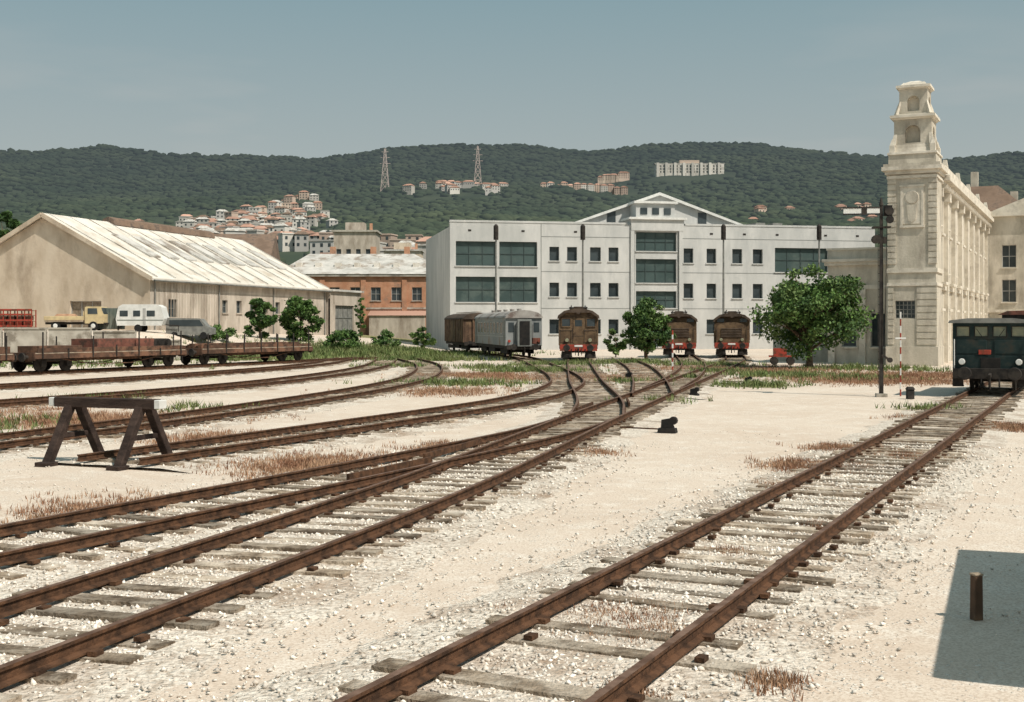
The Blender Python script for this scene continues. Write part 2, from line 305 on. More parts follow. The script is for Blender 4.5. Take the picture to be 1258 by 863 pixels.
def track(pts,sleep=True,bed=True,sl_step=.6,maxs=120):
    k=len(TR); c=smooth(pts,.5); TR.append(c); g=G('railway_track')
    nrm=[]
    for i in range(len(c)):
        d=(c[min(i+1,len(c)-1)]-c[max(i-1,0)]).normalized(); nrm.append(Vector((d.y,-d.x)))
    zb=.078+.0017*(k%6)
    for side in (-1,1):
        b=g['rail']; i0=len(b.v); n=len(RP); kr=b.mi(M['rail']); kt=b.mi(M['railtop'])
        for p,q in zip(c,nrm):
            for a,z in RP: v=p+q*(side*.7525+a); b.v.append((v.x,v.y,zb+z))
        for i in range(len(c)-1):
            for j in range(n):
                j2=(j+1)%n; b.f.append((i0+i*n+j,i0+i*n+j2,i0+(i+1)*n+j2,i0+(i+1)*n+j)); b.m.append(kt if j==5 else kr)
        for e in (0,len(c)-1): b.f.append(tuple(i0+e*n+j for j in range(n))); b.m.append(kr)
    if sleep:
        s=smooth(pts,sl_step); b=g['sleepers']
        for i in range(1,len(s)-1):
            p=s[i]
            if p.y>maxs: continue
            d=(s[i+1]-s[i-1]).normalized(); a=math.atan2(d.y,d.x)-math.pi/2+random.uniform(-.055,.055)
            o=Vector((d.y,-d.x))*random.uniform(-.10,.10)
            if random.random()<.02: continue
            b.box(p.x+o.x,p.y+o.y,.008+random.uniform(-.022,.014)+k*.0011,2.45+random.uniform(-.2,.16),.23+random.uniform(-.04,.03),.12,M['sleeper'],a)
            if p.y<35:
                for sd_ in (-1,1):
                    q=Vector((math.cos(a),math.sin(a)))
                    for e in (-.13,.13):
                        r=p+o+q*(sd_*.7525+e); g['fastenings'].box(r.x,r.y,.085,.08,.12,.04,M['rail'],a)
    if bed:
        b=g['ballast_bed']; i0=len(b.v); kk=b.mi(BED); pr=[(-2.3,-.06),(-1.7,-.0),(-1.25,.030),(-.6,.034),(0,.036),(.6,.034),(1.25,.030),(1.7,-.0),(2.3,-.06)]
        for p,q in zip(c,nrm):
            for a,z in pr:
                v=p+q*(a+ (.35*noise.noise(Vector((p.x,p.y,a))) if abs(a)>1.5 else 0)); b.v.append((v.x,v.y,z+.024*noise.noise(Vector((v.x*2,v.y*2,k)))+k*.0013))
        n=len(pr)
        for i in range(len(c)-1):
            for j in range(n-1): b.f.append((i0+i*n+j,i0+i*n+j+1,i0+(i+1)*n+j+1,i0+(i+1)*n+j)); b.m.append(kk)
    g.done()
BED=mat('ballast_bed_mat',(.42,.355,.285),(.74,.67,.58),14,5,rough=.95,bump=.9,bscale=22,c3=(.34,.245,.175),s3=.8,t3=(.47,.7),lo=.36,hi=.57)
track([(-3.3,2),(-.19,8.4),(8.5,26.4),(17.27,44.6),(26,62.7)])
track([(-7,1.5),(-4.46,9.2),(-1.20,19.8),(2.61,35.4),(8,56.5),(14.0,80),(17.6,96),(20,112)])
track([(-12,1.5),(-6.05,14.3),(-2.66,21.4),(.5,28.4),(2.1,33.3)])
track([(-7.7,23.3),(-3.85,32),(.2,42),(2.2,52),(2.6,62),(2.0,78),(.9,97),(-1.3,110),(-5,124)])
track([(2.4,34.5),(3.0,42),(3.4,56),(4.2,75),(4.9,90),(5.8,104)])
track([(-21,6),(-14.5,18),(-11.7,26.3),(-8.6,36.4),(-5.7,49.7),(-4.6,62.4),(-5.6,80),(-9.0,98)])
track([(-26,26),(-17.4,39.7),(-12.2,51.8),(-9.6,64.5),(-8.7,78),(-9.6,94)])
track([(-31,38),(-22,51),(-16,67),(-13.2,80),(-12.9,96)])
track([(-39,40),(-33.2,52),(-27,64.5),(-20.8,77),(-14.7,89.5),(-11,98)])
track([(6.0,49),(8.8,62),(11.6,78),(13.8,96),(15.6,112)])
track([(5.2,45),(6.5,58),(7.8,75),(8.6,96)])
g=G('turnout_check_rail')
for c,a,L in (((-1.2,25.4),17.5,3.4),((-2.15,21.9),24,3.0),((2.3,38.5),13,3),((3.9,41),4,3)):
    s=math.sin(math.radians(a));co=math.cos(math.radians(a))
    g['guard_rails'].beam((c[0]-s*L/2,c[1]-co*L/2,.16),(c[0]+s*L/2,c[1]+co*L/2,.16),.06,.12,M['rail'])
g.done()
# ballast stones
oct_v=np.array([(1,0,0),(-1,0,0),(0,1,0),(0,-1,0),(0,0,1),(0,0,-1)],dtype=float)
oct_f=np.array([(0,2,4),(2,1,4),(1,3,4),(3,0,4),(2,0,5),(1,2,5),(3,1,5),(0,3,5)])
pos=[];siz=[]
for ti,dens,ymax in ((0,340,28),(1,320,28),(2,300,28),(5,100,40),(3,80,40)):
    c=TR[ti]
    for i in range(len(c)-1):
        p=c[i]
        if p.y<4 or p.y>ymax or abs(p.x)>p.y*.46+1.5: continue
        q=(c[i+1]-p).normalized(); nr=Vector((q.y,-q.x)); n=int(dens*.5*min(1,(14/max(p.y,8))**.9)*3.6*.62*(1+.6*noise.noise(Vector((p.x*.5,p.y*.5,7)))))
        o=np.clip(rng.normal(0,.92,n),-2.3,2.3); t=rng.uniform(0,.5,n)
        keep=(np.abs(np.abs(o)-.7525)>.07)
        o=o[keep];t=t[keep]
        pos.append(np.stack([p.x+nr.x*o+q.x*t,p.y+nr.y*o+q.y*t,.040-np.maximum(0,np.abs(o)-1.2)*.035+0*o],1))
        siz.append(rng.uniform(.008,.031,len(o))*(1+.012*p.y))
n=14000; yy=4+28*rng.random(n)**1.3; xx=(rng.random(n)*2-1)*(yy*.46+1)
kp=np.array([noise.noise(Vector((a*.6,b*.6,3)))>-.02+.25*random.random() for a,b in zip(xx,yy)])
pos.append(np.stack([xx[kp],yy[kp],0*xx[kp]],1)); siz.append(rng.uniform(.006,.022,kp.sum()))
pos=np.concatenate(pos);siz=np.concatenate(siz)
for cx,cy,r,a in DRY[:6]:
    far=((pos[:,0]-cx)**2+(pos[:,1]-cy)**2>(r*.75)**2)|(rng.random(len(pos))<.35); pos=pos[far]; siz=siz[far]
n=len(pos)
jit=rng.uniform(.55,1.2,(n,6,1)); sc=rng.uniform(.6,1.3,(n,1,3))*siz[:,None,None]; sc[:,:,2]*=.7
th=rng.random(n)*6.28; cs,sn=np.cos(th)[:,None],np.sin(th)[:,None]
LV=oct_v[None]*jit*sc+rng.normal(0,.2,(n,6,3))*siz[:,None,None]
x=LV[:,:,0]*cs-LV[:,:,1]*sn; y=LV[:,:,0]*sn+LV[:,:,1]*cs
VV=np.stack([x,y,LV[:,:,2]],2)+pos[:,None,:]
FF=(oct_f[None]+(np.arange(n)*6)[:,None,None]).reshape(-1,3)
fast('ballast_gravel',VV.reshape(-1,3),FF,[M['stone']])

# ------------------------------------------------------------ grass and weeds
def tufts(name,blobs,m,per,h0,h1,w,near=1):
    V=[];F=[]
    for cx,cy,r,a in blobs:
        cnt=int(per*min(r*r,20)*a)+8
        if cy<34: cnt=int(cnt*near)
        for _ in range(cnt):
            x=random.gauss(cx,r*.55);y=random.gauss(cy,r*.55*(1.3 if cy<34 else 1)); s=.6+.014*cy; z=gz(x,y)+.03
            for b in range(8):
                t=random.random()*6.28; l=random.uniform(h0,h1)*s*.6; lean=random.uniform(.3,1.2)*l; ww=w*s
                bx=x+random.gauss(0,.08*s);by=y+random.gauss(0,.08*s); i=len(V)
                V+=[(bx-ww*math.sin(t),by+ww*math.cos(t),z-.03),(bx+ww*math.sin(t),by-ww*math.cos(t),z-.03),(bx+lean*math.cos(t),by+lean*math.sin(t),z+l)]; F.append((i,i+1,i+2))
    fast(name,V,F,[m])
tufts('grass_tufts',GREEN,M['grass'],26,.10,.36,.02)
tufts('dry_weeds',DRY,M['dry'],110,.05,.16,.010,4.5)

# ------------------------------------------------------------ trees
def tree(name,x,y,H,W,z0,ncl,nleaf,leaf,seed,mats,D=None,trunk=.22,dz=0):
    r=random.Random(seed); q=np.random.default_rng(seed); gx=gz(x,y)+dz; g=G(name,(x,y,gx)); D=D or W
    b=g['trunk']; p=Vector((0,0,-.1)); top=Vector((r.uniform(-.2,.2),r.uniform(-.2,.2),H*.72)); pr=p
    for i in range(1,6):
        t=i/5; c=Vector((top.x*t+r.uniform(-.08,.08),top.y*t,-.1+(H*.72+.1)*t)); b.cyl(pr,c,trunk*(1-.17*(i-1)),trunk*(1-.17*i),8,M['bark']); pr=c
    cl=[]
    for i in range(ncl):
        while True:
            v=Vector((r.uniform(-1,1),r.uniform(-1,1),r.uniform(-1,1)))
            if .3<v.length<1: break
        zc=(z0+H)/2; hz=(H-z0)/2
        sx=1-.3*max(0,v.z); 
        st=1+.15*noise.noise(Vector((v.x*2,v.y*2,v.z*2+seed)))*2
        cl.append((Vector((v.x*W/2*.84*sx*st,v.y*D/2*.84*sx*st,zc+v.z*hz*.86*st)),r.uniform(.5,1.1)*W*.1))
    for c,_ in cl[::4]:
        t=max(.25,min(.9,(c.z-z0*.6)/H)); s=Vector((top.x*t,top.y*t,H*.72*t*.8)); md=s.lerp(c,.5)+Vector((0,0,.12*W*.3))
        g['limbs'].cyl(s,md,trunk*.4,trunk*.25,6,M['bark'],False); g['limbs'].cyl(md,c,trunk*.25,trunk*.08,6,M['bark'],False)
    V=[];mi=[]
    for c,rad in cl:
        n=int(nleaf/ncl*(rad/(W*.085))**2)+10
        d=q.normal(0,1,(n,3)); d/=np.linalg.norm(d,axis=1)[:,None]; rr=rad*q.random(n)**.45*q.uniform(.8,1.3,n)
        P=np.array(c)+d*rr[:,None]*np.array([1.2,1.2,.8])
        a=q.normal(0,1,(n,3)); a/=np.linalg.norm(a,axis=1)[:,None]; b2=np.cross(a,q.normal(0,1,(n,3))); b2/=np.linalg.norm(b2,axis=1)[:,None]
        s=leaf*q.uniform(.6,1.3,(n,1)); V.append(np.stack([P-a*s,P+b2*s*.6,P+a*s,P-b2*s*.6],1))
        k=r.choices(range(len(mats)),[5,3,2][:len(mats)])[0]; mm=np.full(n,k); sw=q.random(n)<.25; mm[sw]=q.integers(0,len(mats),sw.sum()); mi.append(mm)
    V=np.concatenate(V).reshape(-1,3); V[:,2]=np.maximum(V[:,2],.02); n=len(V)//4
    fast('foliage',V,np.arange(n*4).reshape(-1,4),mats,np.concatenate(mi),g.e)
    g.done()
LM=[M['leafA'],M['leafB'],M['leafC']]
tree('tree',18.8,77,6.7,7.7,.9,120,20000,.12,3,LM,trunk=.24)
tree('tree',10.8,98,5.0,4.7,.2,70,11000,.12,8,LM,trunk=.16)
tree('bush',-24.0,116,4.4,3.5,-.3,44,7000,.13,5,[M['leafA'],M['leafB']],trunk=.1,dz=-.1)
tree('bush',-20.3,117,5.2,4.5,-.4,54,9000,.14,6,LM,trunk=.1,dz=-.1)
tree('bush',-9.3,128,2.4,3.0,-.2,22,3000,.13,7,LM,trunk=.06)
tree('bush',8.9,105,2.6,2.6,-.2,22,3200,.12,17,LM,trunk=.06)
tree('bush',-15.5,112,1.8,5.0,-.2,26,3500,.12,18,LM,trunk=.06)
tree('bush',-12.0,118,1.5,4.0,-.2,20,2600,.12,19,LM,trunk=.06)
tree('bush',-26.5,108,1.6,4.0,-.2,20,2600,.12,20,LM,trunk=.06)
tree('climbing_ivy',-18.3,147.5,5.6,1.7,0,30,4200,.15,9,LM[:2],D=1.0,trunk=.08)
tree('conifer_tree',-70,170,17.5,5,4,40,6000,.3,11,[M['leafB']],trunk=.3)

# ------------------------------------------------------------ hills
RU=[-.9,-.6,-.42,-.38,-.333,-.286,-.22,-.153,-.10,-.046,.007,.06,.114,.18,.234,.287,.314,.354,.38,.42,.6,.9]
RV=[188,184,183,184,176,187,189,191,181,177,176,183,174,173,181,190,195,196,190,186,188,192]
def hill(x,y):
    z=float(np.interp(y,[215,600,900,1200,1800,2500,3200,5000],[-1,42,72,106,200,366,320,100]))
    rz=(400-float(np.interp(x/2500,RU,RV)))/1500*2500+2.7
    m=1+(rz/370-1)*sst((y-700)/1700)
    n=noise.fractal(Vector((x/420,y/420,1.3)),1,2,5)
    a=sst((y-300)/700)
    k=max(0,1-abs(y-2500)/700)
    return z*m+n*20*a*(1-.75*k)+4*noise.noise(Vector((x/60,y/60,0)))*a
hx=list(np.linspace(-1500,1500,230)); hx=[-6000,-4000,-2600,-2000]+hx+[2000,2600,4000,6000]; hy=list(np.linspace(215,2700,150))+[2900,3200,3800,5000]
V=[(x,y,hill(x,y)) for y in hy for x in hx]; nx=len(hx)
F=[(j*nx+i,j*nx+i+1,(j+1)*nx+i+1,(j+1)*nx+i) for j in range(len(hy)-1) for i in range(nx-1)]
def hillmat(name,near,far,near2,far2,sc,island):
    m=bpy.data.materials.new(name); m.use_nodes=True; nt=m.node_tree; N=nt.nodes; L=nt.links; b=N['Principled BSDF']; b.inputs['Roughness'].default_value=1; b.inputs['Specular IOR Level'].default_value=0
    tc=N.new('ShaderNodeTexCoord'); s=N.new('ShaderNodeSeparateXYZ'); L.new(tc.outputs['Object'],s.inputs[0])
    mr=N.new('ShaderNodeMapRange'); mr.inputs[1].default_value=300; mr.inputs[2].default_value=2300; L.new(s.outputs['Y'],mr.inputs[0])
    n=N.new('ShaderNodeTexNoise'); n.inputs['Scale'].default_value=sc; n.inputs['Detail'].default_value=4; n.inputs['Roughness'].default_value=.65; L.new(tc.outputs['Object'],n.inputs['Vector'])
    r=N.new('ShaderNodeMapRange'); r.inputs[1].default_value=.4; r.inputs[2].default_value=.62; L.new(n.outputs['Fac'],r.inputs[0])
    def mx(f,a,c):
        q=N.new('ShaderNodeMix'); q.data_type='RGBA'; L.new(f,q.inputs['Factor'])
        for kk,cc in (('A',a),('B',c)):
            if isinstance(cc,tuple): q.inputs[kk].default_value=(*cc,1)
            else: L.new(cc,q.inputs[kk])
        return q.outputs['Result']
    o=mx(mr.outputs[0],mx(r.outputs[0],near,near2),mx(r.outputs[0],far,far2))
    if island:
        g=N.new('ShaderNodeNewGeometry'); mr2=N.new('ShaderNodeMapRange'); mr2.inputs[3].default_value=1-island; mr2.inputs[4].default_value=1+island; L.new(g.outputs['Random Per Island'],mr2.inputs[0])
        h=N.new('ShaderNodeHueSaturation'); L.new(mr2.outputs[0],h.inputs['Value']); L.new(o,h.inputs['Color']); o=h.outputs[0]
    L.new(o,b.inputs['Base Color'])
    # aerial haze painted on: the slopes' own bluish emission, rising with distance
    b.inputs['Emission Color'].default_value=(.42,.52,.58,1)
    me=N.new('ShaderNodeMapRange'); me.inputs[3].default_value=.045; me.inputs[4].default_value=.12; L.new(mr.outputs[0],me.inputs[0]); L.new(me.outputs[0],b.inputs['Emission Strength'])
    return m
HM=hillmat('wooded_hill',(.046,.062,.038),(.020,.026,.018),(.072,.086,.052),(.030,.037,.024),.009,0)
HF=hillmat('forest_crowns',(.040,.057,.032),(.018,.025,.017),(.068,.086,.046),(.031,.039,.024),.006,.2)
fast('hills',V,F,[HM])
t=(1+5**.5)/2
iv=np.array([(-1,t,0),(1,t,0),(-1,-t,0),(1,-t,0),(0,-1,t),(0,1,t),(0,-1,-t),(0,1,-t),(t,0,-1),(t,0,1),(-t,0,-1),(-t,0,1)],dtype=float); iv/=np.linalg.norm(iv[0])
ifc=np.array([(0,11,5),(0,5,1),(0,1,7),(0,7,10),(0,10,11),(1,5,9),(5,11,4),(11,10,2),(10,7,6),(7,1,8),(3,9,4),(3,4,2),(3,2,6),(3,6,8),(3,8,9),(4,9,5),(2,4,11),(6,2,10),(8,6,7),(9,8,1)])
P=[];S=[]
for i in range(26000):
    y=420+2250*random.random()**.85; x=random.uniform(-.46,.46)*y; k=x/y; u=629+1500*k
    if y<1300 and 175<u<415 and random.random()<.80: continue
    hr=hill(x,y)
    # clearings around the buildings that stand on the slope
    if 800<u<895 and 1870<y<2005: continue
    if 660<u<780 and 1700<y<2010 and random.random()<.93: continue
    if 505<u<620 and 1500<y<1750 and random.random()<.75: continue
    r=random.uniform(2.6,4.8)*(1+y/4500); P.append((x,y,hr+r*.10)); S.append(r)
P=np.array(P);S=np.array(S);n=len(P)
VV=iv[None]*rng.uniform(.7,1.25,(n,12,1))*S[:,None,None]*np.array([1.3,1.3,.75])+P[:,None,:]
FF=(ifc[None]+(np.arange(n)*12)[:,None,None]).reshape(-1,3)
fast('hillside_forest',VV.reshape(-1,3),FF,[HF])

hb=MB()
def house(x,y,wd,dp,h,rz,wm,rm=None,flat=False,lift=0):
    z=hill(x,y)-1.5+lift; hb.box(x,y,z+h/2+.75-lift/2,wd,dp,h+1.5+lift,wm,rz)
    zt=z+h+1.5; c,s=math.cos(rz),math.sin(rz)
    def T(a,b,zz): return (x+a*c-b*s,y+a*s+b*c,zz)
    a,b=wd/2+.5,dp/2+.5
    if not flat:
        rh=dp*.18+.8; e=[T(-a,-b,zt),T(a,-b,zt),T(a,b,zt),T(-a,b,zt)]; r0,r1=T(-a+b*.7,0,zt+rh),T(a-b*.7,0,zt+rh)
        hb.poly([e[0],e[1],r1,r0],rm);hb.poly([e[2],e[3],r0,r1],rm);hb.poly([e[1],e[2],r1],rm);hb.poly([e[3],e[0],r0],rm)
    else: hb.box(x,y,zt+.3,wd+.6,dp+.6,.6,wm,rz)
    nf=max(1,int(h/3)); nw=max(2,int(wd/3))
    for i in range(nf):
        for j in range(nw):
            a=-wd/2+wd*(j+.5)/nw; zz=z+2.0+1.5+i*3; hb.poly([T(a-.6,-dp/2-.06,zz),T(a+.6,-dp/2-.06,zz),T(a+.6,-dp/2-.06,zz+1.5),T(a-.6,-dp/2-.06,zz+1.5)],M['glass'])
WM=[M['housew'],M['housew'],M['housep'],M['houseg']]
def vy(v): return float(np.interp(v,[180,235,270,285,300,306],[2500,1800,1200,900,600,480]))
for i in range(280):
    u=random.gauss(312,54) 
    if not 188<u<412: continue
    lim=np.interp(u,[188,240,320,360,395,412],[284,272,262,252,250,262])
    v=random.uniform(lim,303)
    y=vy(v)*random.uniform(.96,1.04); x=(u-629)/1500*y; s=.55+y/2600
    house(x,y,random.uniform(6.5,12.5)*s,random.uniform(6,9)*s,random.uniform(5,11)*s,random.uniform(-.6,.6),random.choice(WM),random.choice([M['roofred'],M['roofred'],M['roofbrown'],M['roofgrey']]),random.random()<.22)
for i in range(24):
    u=random.gauss(562,30); v=random.uniform(239,250); y=vy(v); house((u-629)/1500*y,y,random.uniform(8,16),10,random.uniform(5,9),random.uniform(-.4,.4),random.choice(WM),M['roofred'],lift=2)
for i in range(13):
    u=668+i*8.2; y=1780+random.uniform(-30,30); house((u-629)/1500*y,y,random.uniform(9,11),10,random.uniform(10,14),.1,random.choice([M['housep'],M['housew']]),M['roofred'],lift=2)
for i in range(9):
    u=random.uniform(735,768); y=2000; house((u-629)/1500*y,y,random.uniform(12,18),10,random.uniform(7,11),.1,M['housep'],M['roofred'],lift=2)
for i in range(14):
    u=random.uniform(900,1085); y=vy(random.uniform(258,275)); house((u-629)/1500*y,y,random.uniform(7,11),9,random.uniform(4,6),random.uniform(-.4,.4),M['housep'],M['roofred'])
for i in range(10):
    u=random.uniform(100,190); y=vy(random.uniform(268,285)); house((u-629)/1500*y,y,random.uniform(7,11),8,random.uniform(4,6),random.uniform(-.4,.4),M['housew'],M['roofred'])
for i in range(50):
    u=random.uniform(395,556); y=random.uniform(330,560); house((u-629)/1500*y,y,random.uniform(7,12),9,random.uniform(4,9)-((u-400)/150)*2,random.uniform(-.3,.3),random.choice(WM),random.choice([M['roofred'],M['roofbrown'],M['roofgrey']]),random.random()<.3)
hb.make('hillside_houses')
g=G('long_hilltop_building',(289,1985,hill(289,1985)+1),0)
ops=[(2+i*5.4,4.6+i*5.4,4+j*4.6,7.2+j*4.6) for i in range(20) for j in range(3)]
wall(g,'walls',(-56,0),(56,0),-8,19,ops,M['housew'],M['frameg'],depth=.6); g['walls'].bx(-56,56,.7,18,-8,18.6,M['housew'])
for i in range(8): g['bays'].bx(-54+i*14.2,-50+i*14.2,-2,-.01,-8,20.5,M['housew'])
g['upper_block'].bx(-16,16,2,14,19.7,25,M['housep']); g['roof'].bx(-57,57,-.3,18.2,19,19.6,M['housew']); g.done()
for u,y,h in ((473,1610,57),(587,1640,58)):
    x=(u-629)/1500*y; z=hill(x,y)-2; g=G('lattice_pylon',(x,y,z)); b=g['lattice']; W=4.6
    lv=[0,.22,.42,.6,.75,.87,1]; wd=lambda t: W*(1-t)**1.0+.8
    for i in range(6):
        a,c=lv[i],lv[i+1]; wa,wc=wd(a),wd(c)
        for sx,sy in ((-1,-1),(1,-1),(1,1),(-1,1)):
            b.beam((sx*wa,sy*wa,a*h),(sx*wc,sy*wc,c*h),.6,.6,M['pylon'])
        for s in (-1,1):
            b.beam((-wa,s*wa,a*h),(wc,s*wc,c*h),.4,.4,M['pylon']); b.beam((wa,s*wa,a*h),(-wc,s*wc,c*h),.4,.4,M['pylon']); b.beam((-wc,s*wc,c*h),(wc,s*wc,c*h),.4,.4,M['pylon'])
    for t,wa in ((.66,7),(.8,6),(.93,4.5)): b.beam((-wa,0,t*h),(wa,0,t*h),.6,.6,M['pylon'])
    g.done()

# ------------------------------------------------------------ white office building
ang=math.atan2(9.5,49.3)
g=G('white_office_building',(-6.8,134,0),-math.degrees(ang))
S=M['stucco']; ops=[]
T=M['glassteal']
for a,b in ((.64,5.18),(5.5,9.78)):
    ops+=[(a,b,9.3,12.0,T,(3,2)),(a,b,5.3,8.1,T,(3,2)),(a,b,1.2,4.0,T,(3,2))]
wx=[(11.18,12.29),(13.2,14.35),(15.85,17.1),(18.0,19.16)]
for a,b in wx: ops+=[(a,b,9.95,11.5),(a,b,5.95,7.5),(a,b,1.8,3.4)]
for z0,z1 in ((11.15,13.3),(7.55,10.25),(4.7,6.6),(.3,3.6)): ops.append((21.2,26.0,z0,z1,T,(4,2)))
for a,b in [(26.85,28.0),(29.6,30.75),(32.7,33.9),(35.2,36.4)]: ops+=[(a,b,9.85,11.5),(a,b,5.85,7.5),(a,b,1.8,3.4)]
ops+=[(37.9,44.5,8.9,11.7,T,(4,2)),(38.5,39.7,5.85,7.5),(41,42.2,5.85,7.5),(43.3,44.5,5.85,7.5),(46.5,47.7,5.85,7.5),(46.5,47.7,9.85,11.5)]
wall(g,'walls',(0,0),(50.4,0),-.5,14.1,ops,S,M['glass'],M['framedk'],.35,sill=M['stucco'])
b=g['walls']; b.bx(0,50.4,.8,22,-.5,13.6,S); 
b.poly([(0,0,-.5),(0,.8,-.5),(0,.8,14.1),(0,0,14.1)],S); b.poly([(50.4,0,-.5),(50.4,.8,-.5),(50.4,.8,14.1),(50.4,0,14.1)],S)
g['parapet'].bx(-.05,20.2,-.06,.5,14.1,14.32,S); g['parapet'].bx(27,50.45,-.06,.5,14.1,14.32,S)
for z in (4.6,8.7,12.6): 
    g['joints'].bx(10.2,20.9,-.02,.05,z,z+.05,M['frameg']); g['joints'].bx(26.4,50.3,-.02,.05,z,z+.05,M['frameg'])
for x in (10.2,26.4): g['joints'].bx(x,x+.06,-.025,.05,-.4,14.05,M['frameg'])
for x in (2,8,14,30,34,38,44,48): g['scuppers'].bx(x,x+.35,-.03,.1,13.1,13.3,M['dark'])
for x in (20.95,26.25): g['downpipes'].cyl((x,-.12,0),(x,-.12,13.8),.07,.07,8,M['frameg'])
gb=g['gable']
pk=(24.9,17.9); 
wall(g,'gable',(15.2,3.2),(34.7,3.2),13.6,14.6,[],S)
def tri(y0):
    return [(15.2,y0,14.6),(34.7,y0,14.6),(pk[0],y0,pk[1])]
gb.poly(tri(3.2),S); gb.poly(tri(16),S)
for sx,x0 in ((0,14.6),(1,35.3)):
    gb.poly([(x0,2.7,14.5),(x0,16.5,14.5),(pk[0],16.5,18.15),(pk[0],2.7,18.15)],S)
    gb.poly([(x0,2.7,14.22),(x0,2.7,14.5),(pk[0],2.7,18.15),(pk[0],2.7,17.8)],M['white'])
gb.poly([(15.2,3.2,13.6),(15.2,16,13.6),(15.2,16,14.6),(15.2,3.2,14.6)],S); gb.poly([(34.7,3.2,13.6),(34.7,16,13.6),(34.7,16,14.6),(34.7,3.2,14.6)],S)
for x in (19.2,30.2): g['gable_windows'].bx(x-.5,x+.5,3.1,3.4,14.3,15.9,M['glass'])
b=g['central_bay']; b.bx(20.6,26.8,-.25,3.1,13.45,14.7,S); b.bx(21.4,26.0,.6,3.15,14.7,16.6,S); b.bx(20.3,27.1,-.5,3.05,14.7,14.95,M['white']); b.bx(21.1,26.3,.3,3.1,16.6,16.85,M['white'])
for x in (22.3,23.7,25.1): g['bay_windows'].bx(x-.4,x+.4,.52,.7,15.35,16.1,M['glass'])
for x in (20.75,26.45): b.bx(x-.2,x+.2,-.22,.1,0,13.45,S)
for x,h in ((33,1.2),(38,.8),(40.2,.8),(46,.6)): g['rooftop_units'].bx(x,x+1.2,6,8,13.6,14.3+h,M['postgrey'])
g.done()

for x in (-1.55,6.85,20.45,29.7):
    y=118.; g=G('lamp_mast',(x,y,0)); g['pole'].cyl((0,0,0),(0,0,11.3),.13,.08,8,M['postgrey']); g['lantern'].cyl((0,0,11.0),(0,0,12.3),.24,.24,10,M['dark']); g['lantern'].cyl((0,0,12.3),(0,0,12.5),.24,.1,10,M['dark']); g['base'].cyl((0,0,0),(0,0,.5),.22,.2,8,M['concrete']); g.done()

# ------------------------------------------------------------ bell tower and station
TH=25.8
g=G('station_tower',(28.5,82,0),TH)
C=M['cream'];C2=M['cream2']
wall(g,'shaft',(-3.1,0),(0,0),-.2,13.0,[(.45,1.75,3.2,4.4,M['glass'],(5,4))],C,M['glass'],M['postgrey'],.2,fw=.05)
wall(g,'shaft',(0,0),(0,3.1),-.2,13.0,[],C); wall(g,'shaft',(0,3.1),(-3.1,3.1),-.2,13.0,[],C); wall(g,'shaft',(-3.1,3.1),(-3.1,0),-.2,13.0,[],C)
b=g['base_course']; b.bx(-3.25,.15,-.15,3.25,-.2,1.3,C); b.bx(-3.18,.08,-.08,3.18,5.4,5.62,C2)
b.bx(-3.2,.1,-.1,3.2,6.3,6.6,C2)
for i in range(9):
    z=1.42+i*.44
    g['rustication'].bx(-3.14,-2.75,-.05,.4,z,z+.36,C); g['rustication'].bx(-1.25,.05,-.05,.4,z,z+.36,C)
for i in range(14):
    z=6.9+i*.42
    for x0,x1 in ((-3.15,-2.6),(-.5,.05)): g['quoins'].bx(x0,x1,-.06,.4,z,z+.33,C)
b=g['cornices']; b.bx(-3.2,.1,-.1,3.2,12.7,12.9,C2); b.bx(-3.3,.2,-.2,3.3,13.0,13.25,C2); b.bx(-3.5,.4,-.4,3.5,13.25,13.5,C2); b.bx(-3.4,.3,-.3,3.4,13.5,13.7,C)
e=g['emblem']; e.bx(-2.15,-.95,-.06,.0,9.6,12.1,C2); e.cyl((-1.55,-.14,11.4),(-1.55,-.06,11.4),.42,.46,16,C); e.prism([(-1.9,10.9),(-1.2,10.9),(-1.3,9.9),(-1.55,9.7),(-1.8,9.9)],-.12,-.061,C)
e.bx(-2.3,-2.15,-.09,0,9.5,12.2,C2); e.bx(-.95,-.8,-.09,0,9.5,12.2,C2); e.bx(-2.35,-.75,-.12,0,12.1,12.25,C2); e.bx(-2.35,-.75,-.12,0,9.35,9.5,C2)
cx,cy=-1.55,1.55
def stage(z0,z1,w0,w1,m=C,part='upper_stages'):
    P=[]
    for z,w in ((z0,w0),(z1,w1)):
        for i,j in ((-1,-1),(1,-1),(1,1),(-1,1)): P.append((cx+i*w/2,cy+j*w/2,z))
    g[part].hexa(P,m)
stage(13.7,14.35,3.1,3.1); stage(14.35,14.5,3.25,3.2,C2); stage(14.5,14.8,2.9,2.6); stage(14.8,15.05,2.6,2.45)
def nstage(z0,z1,w,aw,zb,zs,back):
    h=w/2; cs=[(cx-h,cy-h),(cx+h,cy-h),(cx+h,cy+h),(cx-h,cy+h)]
    for i in range(4): archwall(g,'upper_walls',cs[i],cs[(i+1)%4],z0,z1,w/2-aw/2,w/2+aw/2,zb,zs,C,back,.4)
nstage(15.05,16.75,2.45,1.0,15.15,15.85,C)
stage(16.75,16.87,2.6,2.7,C2); stage(16.87,17.05,2.95,2.95,C2); stage(17.05,17.15,2.4,2.2)
nstage(17.15,18.85,1.85,.8,17.35,18.0,C)
stage(18.85,18.95,1.95,2.05,C2); stage(18.95,19.12,2.25,2.25,C2); stage(19.12,19.35,1.8,1.4,C2); stage(19.35,19.5,1.2,.6,C2)
